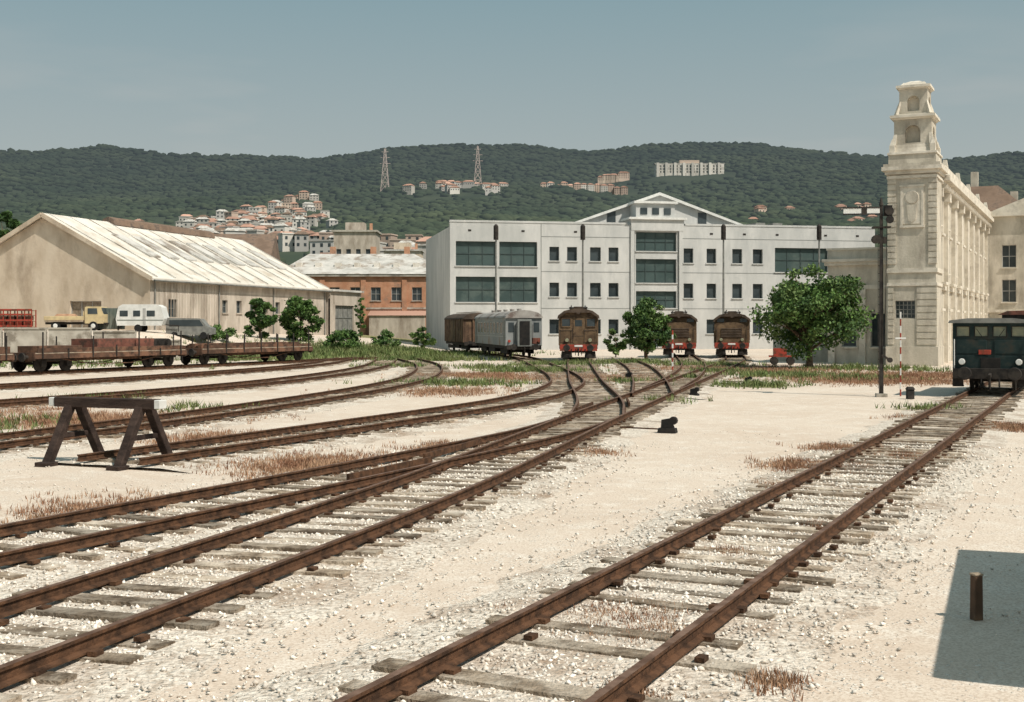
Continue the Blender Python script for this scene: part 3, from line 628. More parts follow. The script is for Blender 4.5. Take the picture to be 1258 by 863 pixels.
for sx in (-1,1):
    for sy in (-1,1):
        x,y=cx+sx*1.32,cy+sy*1.32; g['finials'].box(x,y,14.75,.35,.35,.5,C2); g['finials'].box(x,y,15.2,.32,.32,.45,C2,0,.2)
        g['scrolls'].beam((cx+sx*1.25,cy+sy*1.25,15.0),(cx+sx*1.05,cy+sy*1.05,16.3),.3,.3,C2,.12,.12)
        g['scrolls'].beam((cx+sx*1.1,cy+sy*1.1,17.1),(cx+sx*.85,cy+sy*.85,18.1),.22,.22,C2,.1,.1)
g.done()
g=G('station_building',(28.5,82,0),TH)
ops=[]
nb=8; bw=39.2/nb
for i in range(nb):
    u=i*bw+bw/2
    ops+=[(u-.8,u+.8,1.2,3.6),(u-.8,u+.8,6.6,9.0),(u-.6,u+.6,9.9,11.4)]
wall(g,'walls',(-.35,3.1),(-.35,42.3),-.2,12.6,ops,C,M['glass'],M['frameg'],.3,sill=C2,mull=(2,2))
for i in range(nb+1):
    y=3.1+i*bw; y0=max(y-.35,3.26); y1=min(y+.35,42.3); g['pilasters'].bx(-.346,-.05,y0,y1,-.2,12.1,C2); g['pilasters'].bx(-.346,.1,y0-.1 if i else y0,y1+.1,11.7,12.3,C2)
for i in range(nb):
    u=3.1+i*bw+bw/2
    for z in (3.75,9.12): g['window_heads'].bx(-.346,-.1,u-1,u+1,z,z+.18,C2)
    g['balconies'].bx(-.346,.15,u-1.1,u+1.1,5.6,5.8,C2)
g['cornice'].bx(-.9,.1,3.3,42.3,12.6,12.85,C2); g['cornice'].bx(-.9,.5,3.52,42.3,12.85,13.2,C2); g['cornice'].bx(-.9,.2,3.3,42.3,13.2,13.9,C2); g['string_course'].bx(-.346,-.15,3.27,42.3,5.25,5.55,C2)
for i in range(40): g['brackets'].bx(-.346,.3,3.7+i*.97,3.95+i*.97,12.3,12.6,C2)
for i in range(5): g['finials'].box(-.2,7+i*8.5,14.3,.5,.5,.8,C2,0,.5)
g['walls'].bx(-3.0,-.9,3.3,42.2,-.2,13.18,C); g['walls'].bx(-5.5,-3.01,20,42.2,-.2,12.6,C)
wall(g,'annex_walls',(-7.7,2.6),(-3.1,2.6),-.2,7.0,[(1,2.0,1.2,3.6),(3.0,4.0,1.2,3.6)],C,M['glass'],M['framew'],.25,sill=C2)
g['annex_walls'].bx(-7.7,-3.1,3.0,10,-.2,6.98,C); g['annex_cornice'].bx(-7.9,-3.12,2.35,10.2,7.0,7.25,C2); g['annex_cornice'].bx(-8.05,-3.12,2.2,10.3,7.25,7.45,C2); g['annex_cornice'].bx(-7.7,-3.12,2.6,9.9,7.45,8.1,C); g['annex_cornice'].bx(-7.8,-3.12,2.5,10,8.1,8.25,C2)
g['annex_cornice'].bx(-7.75,-3.12,2.52,2.62,5.3,5.6,C2)
for x in (-7.65,-5.5,-3.6): g['annex_pilasters'].bx(x,x+.45,2.45,2.6,-.2,5.3,C2)
g['yard_wall'].bx(-12.5,-7.8,6,6.4,-.2,3.4,C); g['yard_wall'].bx(-12.6,-7.8,5.9,6.5,3.4,3.6,C2)
g.done()
g=G('station_wing',(28.5,82,0),TH)
ops=[(1.5+i*3,2.8+i*3,z,z+2.2) for i in range(5) for z in (1.4,5.0,8.4)]
wall(g,'walls',(-.3,42.5),(16,42.5),-.2,13.4,ops,M['cream'],M['glass'],M['framew'],.3,sill=C2,mull=(2,2))
g['walls'].bx(-.3,16,42.9,56,-.2,13.38,C); g['cornice'].bx(-.5,16.2,42.1,56.2,13.4,13.75,C2); g['cornice'].bx(-.4,16.1,42.25,42.5,4.0,4.25,C2)
g['pediment'].prism([(-.2,13.75),(9,13.75),(4.4,15.6)],42.3,46,C2)
g['roof'].hexa([(-6,44,13.75),(4,44,13.75),(4,54,13.75),(-6,54,13.75),(-3.5,47.5,17),(.5,47.5,17),(.5,50.5,17),(-3.5,50.5,17)],M['roofbrown'])
g['roof'].hexa([(4.5,47,13.76),(16,47,13.76),(16,56,13.76),(4.5,56,13.76),(6,50,16),(13,50,16),(13,53,16),(6,53,16)],M['roofbrown'])
for x,z in ((-2.2,18.6),(1.6,16.4)): g['chimneys'].bx(x,x+.7,48.2,48.9,13.8,z,C)
g.done()

# ------------------------------------------------------------ warehouse on the left
WA=16.3
g=G('old_warehouse',(-33.2,112,0),WA)
P1=M['plaster'];P2=M['plaster2']
ops=[(3.0,4.6,3.5,5.2,M['glass'],(2,2))]+[(13.0+i*2.9,14.1+i*2.9,4.0,5.3,M['glass'],(2,2)) for i in range(7)]
wall(g,'walls',(0,0),(0,37.7),.3,7.1,ops,P2,M['glass'],M['frameg'],.3,sill=P2)
wall(g,'gable_wall',(-22.8,0),(0,0),.3,7.1,[(14.2,17.6,2.2,5.0,M['wood'],(3,1)),(2.5,4,3.5,5)],P1,M['glass'],M['framew'],.3)
g['gable_wall'].poly([(-22.8,0,7.1),(0,0,7.1),(-11.4,0,13.0)],P1); g['gable_wall'].poly([(-22.8,37.7,.3),(0,37.7,.3),(0,37.7,7.1),(-11.4,37.7,13),(-22.8,37.7,7.1)],P1)
for s in (1,-1):
    x0=.5 if s>0 else -23.3; zl=7.1-.5*.518
    g['roof'].hexa([(x0,-.4,zl),(-11.4,-.4,13.1),(-11.4,38.1,13.1),(x0,38.1,zl),(x0,-.4,zl+.22),(-11.4,-.4,13.32),(-11.4,38.1,13.32),(x0,38.1,zl+.22)],M['roofwhite'])
def rf(x,o=.24): return 13.1-(x+11.4)*.5175+o
for i in range(9):
    y=6+i*3.4; x0,x1=-8.2,-3.9; g['skylights'].hexa([(x0,y,rf(x0,.2)),(x1,y,rf(x1,.2)),(x1,y+1.9,rf(x1,.2)),(x0,y+1.9,rf(x0,.2)),(x0,y,rf(x0,.34)),(x1,y,rf(x1,.34)),(x1,y+1.9,rf(x1,.34)),(x0,y+1.9,rf(x0,.34))],M['roofgrey'])
for i in range(13): 
    y=.5+i*3.1; g['roof_seams'].hexa([(-11.3,y,rf(-11.3,.2)),(.4,y,rf(.4,.2)),(.4,y+.1,rf(.4,.2)),(-11.3,y+.1,rf(-11.3,.2)),(-11.3,y,rf(-11.3,.28)),(.4,y,rf(.4,.28)),(.4,y+.1,rf(.4,.28)),(-11.3,y+.1,rf(-11.3,.28))],M['roofgrey'])
g['ridge_vent'].prism([(-12.2,13.0),(-10.6,13.0),(-10.8,13.6),(-11.4,13.85),(-12.0,13.6)],10,30,M['roofbrown'])
g['chimney'].bx(-16.5,-15.9,10,10.6,10.5,13.6,P2)
g['gutter'].cyl((.62,-.3,6.85),(.62,38,6.85),.09,.09,6,M['postgrey'],False)
for y in (.6,12.2,24,37.2): g['downpipes'].cyl((.12,y,.5),(.12,y,6.8),.07,.07,6,M['postgrey'])
for i in range(24): g['wall_ribs'].bx(0,.05,.9+i*.5,.96+i*.5,2.2,6.7,P2)
g['gable_coping'].beam((0.4,-.45,7.0),(-11.4,-.45,13.15),.14,.4,P1); g['gable_coping'].beam((-23.2,-.45,7.0),(-11.4,-.45,13.15),.14,.4,P1)
wall(g,'annex',(0.35,38.2),(0.35,47.5),.3,6.9,[(1.5,7.2,.6,5.2,M['postgrey'],(4,3))],P2,M['postgrey'],M['frameg'],.3)
wall(g,'annex',(-11,38.15),(.35,38.15),6,6.9,[],P2); g['annex'].bx(-11,.0,38.3,47.4,.3,6.7,P2); g['annex_roof'].bx(-11,.7,38.2,47.8,6.9,7.15,M['roofgrey'])
g.done()
g=G('brown_roof_shed',(-50,172,0),84)
g['walls'].bx(-8,8,0,16,0,12,P2); g['roof'].prism([(-8.8,11.8),(8.8,11.8),(0,15.7)],-.5,16.5,M['roofbrown']); g['skylights'].bx(8,8.1,2,14,9,10.5,M['glass']); g.done()
g=G('orange_brick_building',(-33,172,0),0)
ops=[(1.5+i*2.9,2.9+i*2.9,z,z+1.9) for i in range(8) for z in (2.6,6.2)]
wall(g,'walls',(0,0),(24.4,0),.5,9.6,ops,M['brick'],M['glass'],M['framew'],.25,sill=M['concrete'],mull=(2,2))
g['walls'].bx(0.01,24.4,.4,20,.5,9.58,M['brick'])
for x in (0.2,5.9,11.7,17.5,23.4): g['pilasters'].bx(x,x+.7,-.15,.0,.5,9.2,M['brick'])
g['cornice'].bx(-.3,24.7,-.4,20.3,9.6,9.95,M['concrete']); g['cornice'].bx(-.1,24.5,-.12,-.002,5.0,5.25,M['concrete'])
g['roof'].hexa([(-.4,-.5,9.95),(24.8,-.5,9.95),(24.8,20.4,9.95),(-.4,20.4,9.95),(3,8.5,13.3),(18.5,8.5,13.3),(18.5,11.5,13.3),(3,11.5,13.3)],M['roofgrey'])
for x in (6,12,17): g['chimneys'].bx(x,x+.8,9,9.8,12.5,14.4,M['brick'])
for i in range(8): g['dormers'].bx(2+i*2.8,2.9+i*2.8,2.6,3.6,10.4,11.7,M['roofwhite'])
g['lean_to'].prism([(-3,4.1),(0,4.1),(0,4.8)],13,21,M['roofred'],axis='x'); g['lean_to'].bx(13.2,20.8,-2.8,-.1,.5,4.1,P2)
g.done()
for (x,y,wd,h,m,rm,ex) in ((-33.8,262,9,22.8,P2,M['concrete'],1),(-27,300,9,21,P1,M['roofgrey'],1),(-21.5,318,7,23.5,M['housew'],M['roofgrey'],0),(-47,330,9,22,M['housew'],M['roofred'],1)):
    g=G('apartment_block',(x,y,0),0); nn=int(wd/2.2); ops=[(.6+i*2.1,1.6+i*2.1,2+j*3.1,3.6+j*3.1) for i in range(nn) for j in range(int((h-3)/3.1))]
    wall(g,'walls',(-wd/2,0),(wd/2,0),0,h,ops,m,M['glass'],None,.25); g['walls'].bx(-wd/2,wd/2,.4,9,0,h-.02,m); g['roof'].bx(-wd/2-.4,wd/2+.4,-.4,9.4,h,h+.4,rm)
    if ex: g['stair_head'].bx(-wd/4,wd/5,2,6,h+.4,h+2.2,m); g['chimneys'].bx(wd/3,wd/3+.6,2,2.6,h+.4,h+2,M['brick'])
    g.done()
g=G('retaining_wall',(0,0,0)); A=Vector((-75,95.6));B_=Vector((-26,96.4))
for i in range(14):
    a=A.lerp(B_,i/14);c=A.lerp(B_,(i+1)/14-.004); hz_=2.45 if c.x<-31 else 2.45-(c.x+31)*.2
    g['panels'].beam((a.x,a.y,hz_/2-.1),(c.x,c.y,hz_/2-.1),.35,hz_+.2,M['concrete']); g['coping'].beam((a.x,a.y,hz_+.05),(c.x,c.y,hz_+.05),.5,.11,M['concrete'])
g.done()

# ------------------------------------------------------------ rolling stock
def wheelset(g,y,r,rod=False):
    for s in (-1,1):
        g['wheels'].cyl((s*.70,y,.21+r),(s*.82,y,.21+r),r,r,18,M['dark']); g['wheels'].cyl((s*.82,y,.21+r),(s*.86,y,.21+r),r*.3,r*.2,8,M['dark'])
    g['axles'].cyl((-.7,y,.21+r),(.7,y,.21+r),.08,.08,8,M['dark'])
def buffers(g,y,m,s=-1,z=1.1):
    for sx in (-1,1):
        g['buffers'].cyl((sx*.87,y,z),(sx*.87,y+s*.35,z),.11,.09,10,M['dark']); g['buffers'].cyl((sx*.87,y+s*.35,z),(sx*.87,y+s*.43,z),.24,.24,14,M['dark'])
    g['coupling'].beam((0,y,z-.05),(0,y+s*.35,z-.12),.1,.14,M['dark']); g['coupling'].cyl((0,y+s*.3,z-.1),(0,y+s*.22,z-.6),.05,.05,6,M['dark'])
def loco(x,y,head,L=11,hood=False):
    g=G('electric_locomotive',(x,y,0),head); Bm=M['locobrown']
    def prof(w,z0,zt): h=w/2; return [(-h,z0),(-h,zt-.55),(-h*.93,zt-.3),(-h*.7,zt-.1),(-h*.3,zt),(h*.3,zt),(h*.7,zt-.1),(h*.93,zt-.3),(h,zt-.55),(h,z0)]
    y0=3.1 if hood else .55; zt=3.95 if not hood else 3.75
    g['body'].prism(prof(2.9,1.25,zt-.25),y0,L-.5 if not hood else L-3,Bm)
    g['roof'].prism([(-1.55,zt-.72),(-1.5,zt-.5),(-1.05,zt-.16),(-.4,zt),(.4,zt),(1.05,zt-.16),(1.5,zt-.5),(1.55,zt-.72),(1.44,zt-.72),(1.4,zt-.6),(.9,zt-.27),(-.9,zt-.27),(-1.4,zt-.6),(-1.44,zt-.72)],y0-.22,(L-.3 if not hood else L-2.8),M['locoroof'])
    if hood:
        for a,b in ((.5,3.1),(L-3,L-.5)):
            g['hoods'].prism(prof(2.5,1.25,2.95),a,b,Bm)
        for i in range(6): g['louvres'].bx(-.85,.85,.44,.5,1.75+i*.13,1.82+i*.13,M['locoroof'])
        g['hoods'].bx(-1.45,-1.26,.9,3.0,1.25,2.3,Bm); g['hoods'].bx(1.26,1.45,.9,3.0,1.25,2.3,Bm)
        for sx in (-1,1):
            g['windows'].bx(sx*.95-.3,sx*.95+.3,y0-.03,y0+.05,2.98,3.3,M['glass'])
            g['handrails'].cyl((sx*1.2,.45,1.5),(sx*1.2,.45,2.5),.02,.02,6,M['dark'])
            g['lamps'].cyl((sx*.85,.5,1.55),(sx*.85,.3,1.55),.13,.15,12,M['locoroof']); g['lamps'].cyl((sx*.85,.3,1.55),(sx*.85,.28,1.55),.12,.12,12,M['yellowglass'])
    else:
        for sx in (-1,1):
            g['windows'].bx(sx*.92-.3,sx*.92+.3,y0-.03,y0+.05,2.65,3.2,M['glass']); 
            for a,b,c,d in ((-.35,.35,3.2,3.27),(-.35,.35,2.58,2.65),(-.36,-.3,2.58,3.27),(.3,.36,2.58,3.27)): g['window_frames'].bx(sx*.92+a,sx*.92+b,y0-.06,y0-.0,c,d,M['locobrown'])
            g['handrails'].cyl((sx*.45,y0-.1,1.4),(sx*.45,y0-.1,2.5),.022,.022,6,M['dark']); g['handrails'].cyl((sx*1.35,y0-.1,1.4),(sx*1.35,y0-.1,2.4),.022,.022,6,M['dark'])
            g['lamps'].cyl((sx*.85,y0,1.62),(sx*.85,y0-.2,1.62),.14,.17,12,M['locoroof']); g['lamps'].cyl((sx*.85,y0-.2,1.62),(sx*.85,y0-.22,1.62),.13,.13,12,M['yellowglass'])
        g['end_door'].bx(-.38,.38,y0-.035,y0+.03,1.3,3.25,M['locobrown']); g['end_door'].bx(-.26,.26,y0-.045,y0+.03,2.65,3.12,M['glass']); g['end_door'].bx(-.36,.36,y0-.045,y0-.03,1.9,1.95,M['locoroof'])
        for z in (2.3,2.34,1.45): g['trim'].bx(-1.42,1.42,y0-.02,y0,z,z+.025,M['locoroof'])
    g['frame'].bx(-1.42,1.42,.4,L-.4,.98,1.25,M['locoroof'])
    g['buffer_beam'].bx(-1.38,1.38,.32,.46,.82,1.3,M['redpaint']); g['buffer_beam'].bx(-1.38,1.38,L-.46,L-.3,.82,1.3,M['redpaint'])
    g['number_plate'].bx(-.3,.3,.3,.33,1.12,1.26,M['white'])
    buffers(g,.32,M['dark'],-1,1.06)
    for sx in (-1,1):
        g['cowcatcher'].hexa([(sx*.45,.35,.3),(sx*1.3,.55,.3),(sx*1.3,.62,.3),(sx*.45,.45,.3),(sx*.5,.45,.8),(sx*1.25,.5,.8),(sx*1.25,.6,.8),(sx*.5,.55,.8)],M['dark'])
        g['steps'].bx(sx*1.1-.2,sx*1.1+.2,.5,.75,.5,.54,M['dark'])
        g['sideframe'].bx(sx*1.0-.05,sx*1.0+.05,1.2,L-1.2,.62,.98,M['locoroof'])
        for yy in np.arange(y0+1,L-3.2 if hood else L-1.5,1.7):
            g['side_windows'].bx(sx*1.45-.03,sx*1.45+.03,yy,yy+.75,2.35,3.0,M['glass']); 
            for k in range(5): g['louvres'].bx(sx*1.45-.04,sx*1.45+.04,yy,yy+.75,1.5+k*.12,1.56+k*.12,M['locoroof'])
        g['rods'].beam((sx*.92,2,.7),(sx*.92,L-2,.75),.05,.13,M['postgrey'])
        for hx in (.2,.5): g['hoses'].cyl((sx*hx,.3,.95),(sx*(hx+.03),.12,.5),.03,.03,6,M['black'])
    for yy in np.linspace(1.7,L-1.7,5): wheelset(g,float(yy),.53)
    for yy in (y0+1.2,L-4.2): 
        g['pantograph'].bx(-.7,.7,yy-.1,yy,zt+.08,zt+.14,M['dark']); g['pantograph'].bx(-.7,.7,yy+1.3,yy+1.4,zt+.08,zt+.14,M['dark'])
        for sx in (-1,1): g['pantograph'].cyl((sx*.6,yy,zt+.12),(sx*.5,yy+1.3,zt+.3),.03,.03,6,M['dark']); g['pantograph'].cyl((sx*.6,yy+.2,zt-.1),(sx*.6,yy+.2,zt+.12),.06,.06,8,M['dark'])
    for yy in (y0+.6,y0+3.2): g['roof_vents'].bx(-.35,.35,yy,yy+.6,zt-.02,zt+.18,M['locoroof'])
    g['headlamp'].cyl((0,y0-.25,zt-.25),(0,y0,zt-.25),.14,.14,12,M['locoroof'])
    g.done(.015)
loco(4.9,90,3,11,False)
loco(13.6,99.5,8,11,True)
loco(17.9,99.5,11,11,True)

def coach(x,y,head,L,kind):
    nm={'coach':'passenger_coach','box':'freight_boxcar'}[kind]; g=G(nm,(x,y,0),head)
    bm=M['coach'] if kind=='coach' else M['boxcar']; rm=M['coachroof'] if kind=='coach' else M['locoroof']
    W=1.42; zt=3.9
    g['body'].prism([(-W,1.15),(-W,3.3),(W,3.3),(W,1.15)],.5,L-.5,bm)
    g['roof'].prism([(-W-.06,3.3),(-W,3.45),(-1.1,3.7),(-.5,3.86),(0,zt),(.5,3.86),(1.1,3.7),(W,3.45),(W+.06,3.3)],.35,L-.35,rm)
    g['frame'].bx(-1.3,1.3,.4,L-.4,.9,1.15,M['dark']); buffers(g,.4,M['dark'],-1,1.05); g['end_beam'].bx(-1.35,1.35,.34,.48,.85,1.2,M['dark'])
    if kind=='coach':
        g['gangway'].bx(-.5,.5,.2,.5,1.15,3.15,M['black']); g['gangway'].bx(-.56,.56,.12,.2,1.1,3.2,M['frameg']); g['gangway'].bx(-.4,.4,.09,.13,1.2,3.05,M['black'])
        for sx in (-1,1): 
            g['end_windows'].bx(sx*1.0-.22,sx*1.0+.22,.47,.52,2.2,2.95,M['glass']); g['lamps'].cyl((sx*1.15,.5,1.5),(sx*1.15,.38,1.5),.1,.1,10,M['redpaint'])
            g['handrails'].cyl((sx*.7,.42,1.4),(sx*.7,.42,2.8),.02,.02,6,M['dark'])
            for i in range(int((L-3)/1.7)):
                yy=2+i*1.7; g['side_windows'].bx(sx*W-.02,sx*W+.02,yy,yy+1.05,2.1,2.95,M['glass'])
                for a,b,c,d in ((0,1.05,2.95,3.01),(0,1.05,2.04,2.1),(-.05,0,2.04,3.01),(1.05,1.1,2.04,3.01)): g['window_frames'].bx(sx*W-.035,sx*W+.035,yy+a,yy+b,c,d,M['framew'])
            for yy in (.75,L-1.6): g['doors'].bx(sx*W-.03,sx*W+.03,yy,yy+.8,1.2,3.1,M['frameg'])
            g['waist_trim'].bx(sx*W-.02,sx*W+.02,.6,L-.6,1.82,1.88,M['framew'])
        for i in range(5): g['roof_vents'].cyl((0,2.5+i*3.2,3.85),(0,2.5+i*3.2,4.05),.16,.2,10,rm)
        g['rust_panel'].bx(.62,1.3,.46,.51,1.3,1.75,M['redrust'])
    else:
        for i in range(9):
            x_=-1.3+i*.325; g['planks'].bx(x_-.012,x_+.012,.485,.5,1.2,3.25,M['black'])
        for sx in (-1,1):
            for i in range(int(L/1.2)): g['ribs'].bx(sx*W-.05,sx*W+.05,.7+i*1.2,.8+i*1.2,1.15,3.3,bm)
            g['doors'].bx(sx*W-.07,sx*W+.07,L/2-1,L/2+1,1.2,3.2,M['locobrown']); g['end_posts'].bx(sx*.5-.06,sx*.5+.06,.4,.5,1.15,3.5,bm)
        g['roof_walk'].bx(-.25,.25,.4,L-.4,3.95,4.0,M['wood'])
    for yy in ((2.2,4.7,L-4.7,L-2.2) if L>13 else (2,L-2)): wheelset(g,yy,.47)
    for sx in (-1,1):
        for yy in ((3.45,L-3.45) if L>13 else (2,L-2)): g['bogies'].bx(sx*1.0-.07,sx*1.0+.07,yy-1.6,yy+1.6,.5,.85,M['dark'])
    g['underframe_boxes'].bx(-1.2,1.2,L/2-1.6,L/2+1.6,.55,.9,M['dark']); g.done(.01)
coach(1.0,94.0,-10,17.5,'coach')
coach(-3.0,112.6,-13,11,'box')
# shunter on the right
g=G('shunting_locomotive',(17.85,45.6,0),TH); T=M['tealpaint']
g['body'].bx(-1.35,1.35,.4,7.5,.95,2.2,T); g['frame'].bx(-1.35,1.35,.36,7.5,.72,.95,M['dark'])
wall(g,'cab',(-1.35,.4),(1.35,.4),2.2,2.85,[(.12+i*.65,.62+i*.65,2.28,2.7,M['yellowglass'],(1,1)) for i in range(4)],T,M['yellowglass'],M['dark'],.05,fw=.03)
wall(g,'cab',(-1.35,3.0),(-1.35,.4),2.2,2.85,[(.3,1.1,2.28,2.7),(1.5,2.3,2.28,2.7)],T,M['glass'],M['dark'],.05,fw=.03); wall(g,'cab',(1.35,.4),(1.35,3.0),2.2,2.85,[(.3,1.1,2.28,2.7)],T,M['glass'],M['dark'],.05,fw=.03)
g['roof'].prism([(-1.48,2.82),(-1.45,2.9),(-.8,2.98),(.8,2.98),(1.45,2.9),(1.48,2.82)],.25,3.2,M['postgrey'])
g['rear_cab'].bx(.2,1.35,3.3,7.2,2.2,3.15,M['dark']); g['rear_cab'].prism([(.1,3.15),(.4,3.28),(1.1,3.3),(1.45,3.2),(1.45,3.15)],3.2,7.4,M['redrust'])
for sx in (-1,1):
    for i in range(2): g['panels'].bx(sx*.68-.55,sx*.68+.55,.37,.4,1.05+i*.6,1.58+i*.6,T)
    g['handrails'].cyl((sx*1.28,.3,1.0),(sx*1.28,.3,2.2),.025,.025,6,M['white']); g['lamps'].cyl((sx*1.0,.4,1.35),(sx*1.0,.2,1.35),.13,.13,12,M['dark']); g['lamps'].cyl((sx*1.0,.2,1.35),(sx*1.0,.18,1.35),.11,.11,12,M['white'])
    g['steps'].bx(sx*1.15-.2,sx*1.15+.2,.3,.6,.4,.44,M['dark']); g['steps'].bx(sx*1.15-.2,sx*1.15+.2,.33,.36,.4,.75,M['dark'])
    g['windscreen_wiper'].beam((sx*.3,.33,2.3),(sx*.5,.33,2.6),.02,.02,M['black'])
    g['hoses'].cyl((sx*.3,.3,.85),(sx*.33,.15,.4),.035,.035,6,M['black'])
g['number_plate'].bx(-.42,.02,.33,.37,1.62,1.8,M['redpaint']); g['radiator'].bx(-.35,.35,.34,.37,1.0,1.5,M['black'])
g['buffer_beam'].bx(-1.33,1.33,.22,.36,.7,1.1,M['dark']); buffers(g,.22,M['dark'],-1,.92)
for yy in (1.6,3.6,5.6): wheelset(g,yy,.42)
g.done(.012)
# flat wagons
def flat(s,kind):
    x=-27+.44*s; y=64.5+.898*s; L=12.6; g=G('flat_wagon',(x,y,0),26.1); m=M['wagon']
    g['deck'].bx(-1.35,1.35,.4,L-.4,1.16,1.24,M['wood']); 
    for sx in (-1,1):
        g['sills'].bx(sx*1.33-.06,sx*1.33+.06,.35,L-.35,.92,1.2,m); g['solebar'].bx(sx*.6-.08,sx*.6+.08,.5,L-.5,.75,1.15,m)
        g['truss'].beam((sx*1.1,2.5,.9),(sx*1.1,4.8,.55),.05,.05,m); g['truss'].beam((sx*1.1,4.8,.55),(sx*1.1,L-4.8,.55),.05,.05,m); g['truss'].beam((sx*1.1,L-4.8,.55),(sx*1.1,L-2.5,.9),.05,.05,m)
        for i in range(7):
            yy=.9+i*(L-1.8)/6
            g['stakes'].bx(sx*1.41-.03,sx*1.41+.03,yy-.04,yy+.04,.95,(2.3 if kind!=1 or i%2==0 else 1.6)+random.uniform(-.3,.15),M['dark'])
        for yy in (1.3,3.1,L-3.1,L-1.3): g['axleboxes'].bx(sx*.98-.08,sx*.98+.08,yy-.16,yy+.16,.5,.85,M['dark'])
        for yy in (2.2,L-2.2): g['bogies'].bx(sx*.98-.04,sx*.98+.04,yy-1.3,yy+1.3,.78,.9,M['dark'])
    for yy in (.4,L-.4): g['headstocks'].bx(-1.35,1.35,yy-.06,yy+.06,.85,1.26,m)
    buffers(g,.36,M['dark'],-1,1.02); buffers(g,L-.36,M['dark'],1,1.02)
    for yy in (1.3,3.1,L-3.1,L-1.3): wheelset(g,yy,.44)
    if kind==0:
        for i in range(5): g['steel_load'].bx(-1.1+i*.45,-.75+i*.45,.8,L-5,1.25,1.75+.1*(i%3),M['redrust'])
        g['side_board'].bx(-1.3,1.3,1.2,8.5,1.26,1.95,M['redrust']); g['side_board'].bx(1.3,1.36,.6,L-.6,1.25,1.62,m)
    elif kind==1:
        g['steel_load'].bx(-1.0,1.0,5.2,9.8,1.25,1.95,M['redrust']); g['steel_load'].bx(-.6,.9,1,4.2,1.25,1.6,m); g['side_board'].bx(1.3,1.36,.6,L-.6,1.25,1.5,m)
        for i in range(4): g['wheelsets_load'].cyl((-.8,10.2+i*.35,1.6),(.8,10.2+i*.35,1.6),.33,.33,12,M['dark'])
    else:
        for i in range(6): g['timber_load'].bx(-1.1+i*.36,-.8+i*.36,1.2+.2*(i%2),L-1.5,1.25,1.42+.07*(i%3),m)
        g['side_board'].bx(1.3,1.36,.6,L-.6,1.25,1.45,m)
    g.done(.01)
for s,k in ((-26,2),(-12.6,0),(.6,1),(13.9,2)): flat(s,k)

# ------------------------------------------------------------ road vehicles on the terrace
def tz(x,y): return gz(x,y)
g=G('flatbed_truck',(-37.0,104,tz(-37,104)),0)
wl=M['beigepaint']
g['chassis'].bx(-2.5,2.3,-.75,.75,.5,.7,M['dark'])
g['cab'].prism([(.9,.6),(2.45,.6),(2.45,1.35),(2.2,2.0),(1.0,2.0),(.9,1.9)],-.85,.85,wl,axis='y')
g['cab_windows'].prism([(1.15,1.4),(1.95,1.4),(1.9,1.85),(1.15,1.85)],-.87,.87,M['glass'],axis='y')
g['windscreen'].hexa([(2.46,-.75,1.38),(2.46,.75,1.38),(2.44,.75,1.38),(2.44,-.75,1.38),(2.25,-.75,1.92),(2.25,.75,1.92),(2.2,.75,1.92),(2.2,-.75,1.92)],M['glass'])
g['bed'].bx(-2.5,.75,-.95,.95,.72,.85,M['wood']); g['bed_sides'].bx(-2.5,.75,-.97,-.92,.86,1.2,wl); g['bed_sides'].bx(-2.5,.75,.92,.97,.86,1.2,wl); g['bed_sides'].bx(-2.55,-2.5,-.95,.95,.86,1.2,wl); g['bed_sides'].bx(.76,.82,-.9,.9,.86,1.6,wl)
g['load'].box(-1,0,1.1,2.6,1.4,.6,M['dry'],0,.5); g['bumper'].bx(2.45,2.55,-.8,.8,.5,.65,M['dark'])
for x in (-1.6,1.6):
    for s in (-1,1): g['wheels'].cyl((x,s*.62,.38),(x,s*.88,.38),.38,.38,16,M['tyre']); g['wheels'].cyl((x,s*.88,.38),(x,s*.9,.38),.18,.15,10,M['white'])
g.done(.02)
g=G('white_caravan',(-31.6,104.6,tz(-31.6,104.6)),0)
g['body'].prism([(-1.95,.55),(1.8,.55),(2.0,1.1),(1.75,2.1),(1.4,2.3),(-1.5,2.3),(-1.85,2.1),(-2.05,1.1)],-.9,.9,M['white'],axis='y')
for x,w_ in ((-1.4,.7),(-.3,.6),(.9,.7)): g['windows'].bx(x-w_/2,x+w_/2,-.93,-.88,1.3,1.8,M['glass'])
g['trim'].bx(-1.95,1.95,-.92,-.9,.95,1.02,M['olive']); g['door'].bx(.22,.48,-.92,-.9,.6,2.0,M['framew'])
for s in (-1,1): g['wheels'].cyl((-.2,s*.7,.32),(-.2,s*.92,.32),.32,.32,16,M['tyre'])
g['tow_bar'].beam((1.9,0,.6),(3.1,0,.5),.08,.08,M['dark']); g['jockey_wheel'].cyl((3,0,.5),(3,0,.0),.04,.04,6,M['dark']); g.done(.03)
g=G('parked_van',(-27.8,105.6,tz(-27.8,105.6)),0)
g['body'].prism([(-1.9,.4),(2.0,.4),(2.0,.95),(1.5,1.1),(1.0,1.75),(-1.8,1.8),(-1.9,1.2)],-.8,.8,M['postgrey'],axis='y'); g['windows'].prism([(-1.6,1.15),(1.25,1.15),(.95,1.62),(-1.6,1.62)],-.82,.82,M['glass'],axis='y')
for x in (-1.2,1.3):
    for s in (-1,1): g['wheels'].cyl((x,s*.62,.32),(x,s*.82,.32),.32,.32,14,M['tyre'])
g.done(.03)
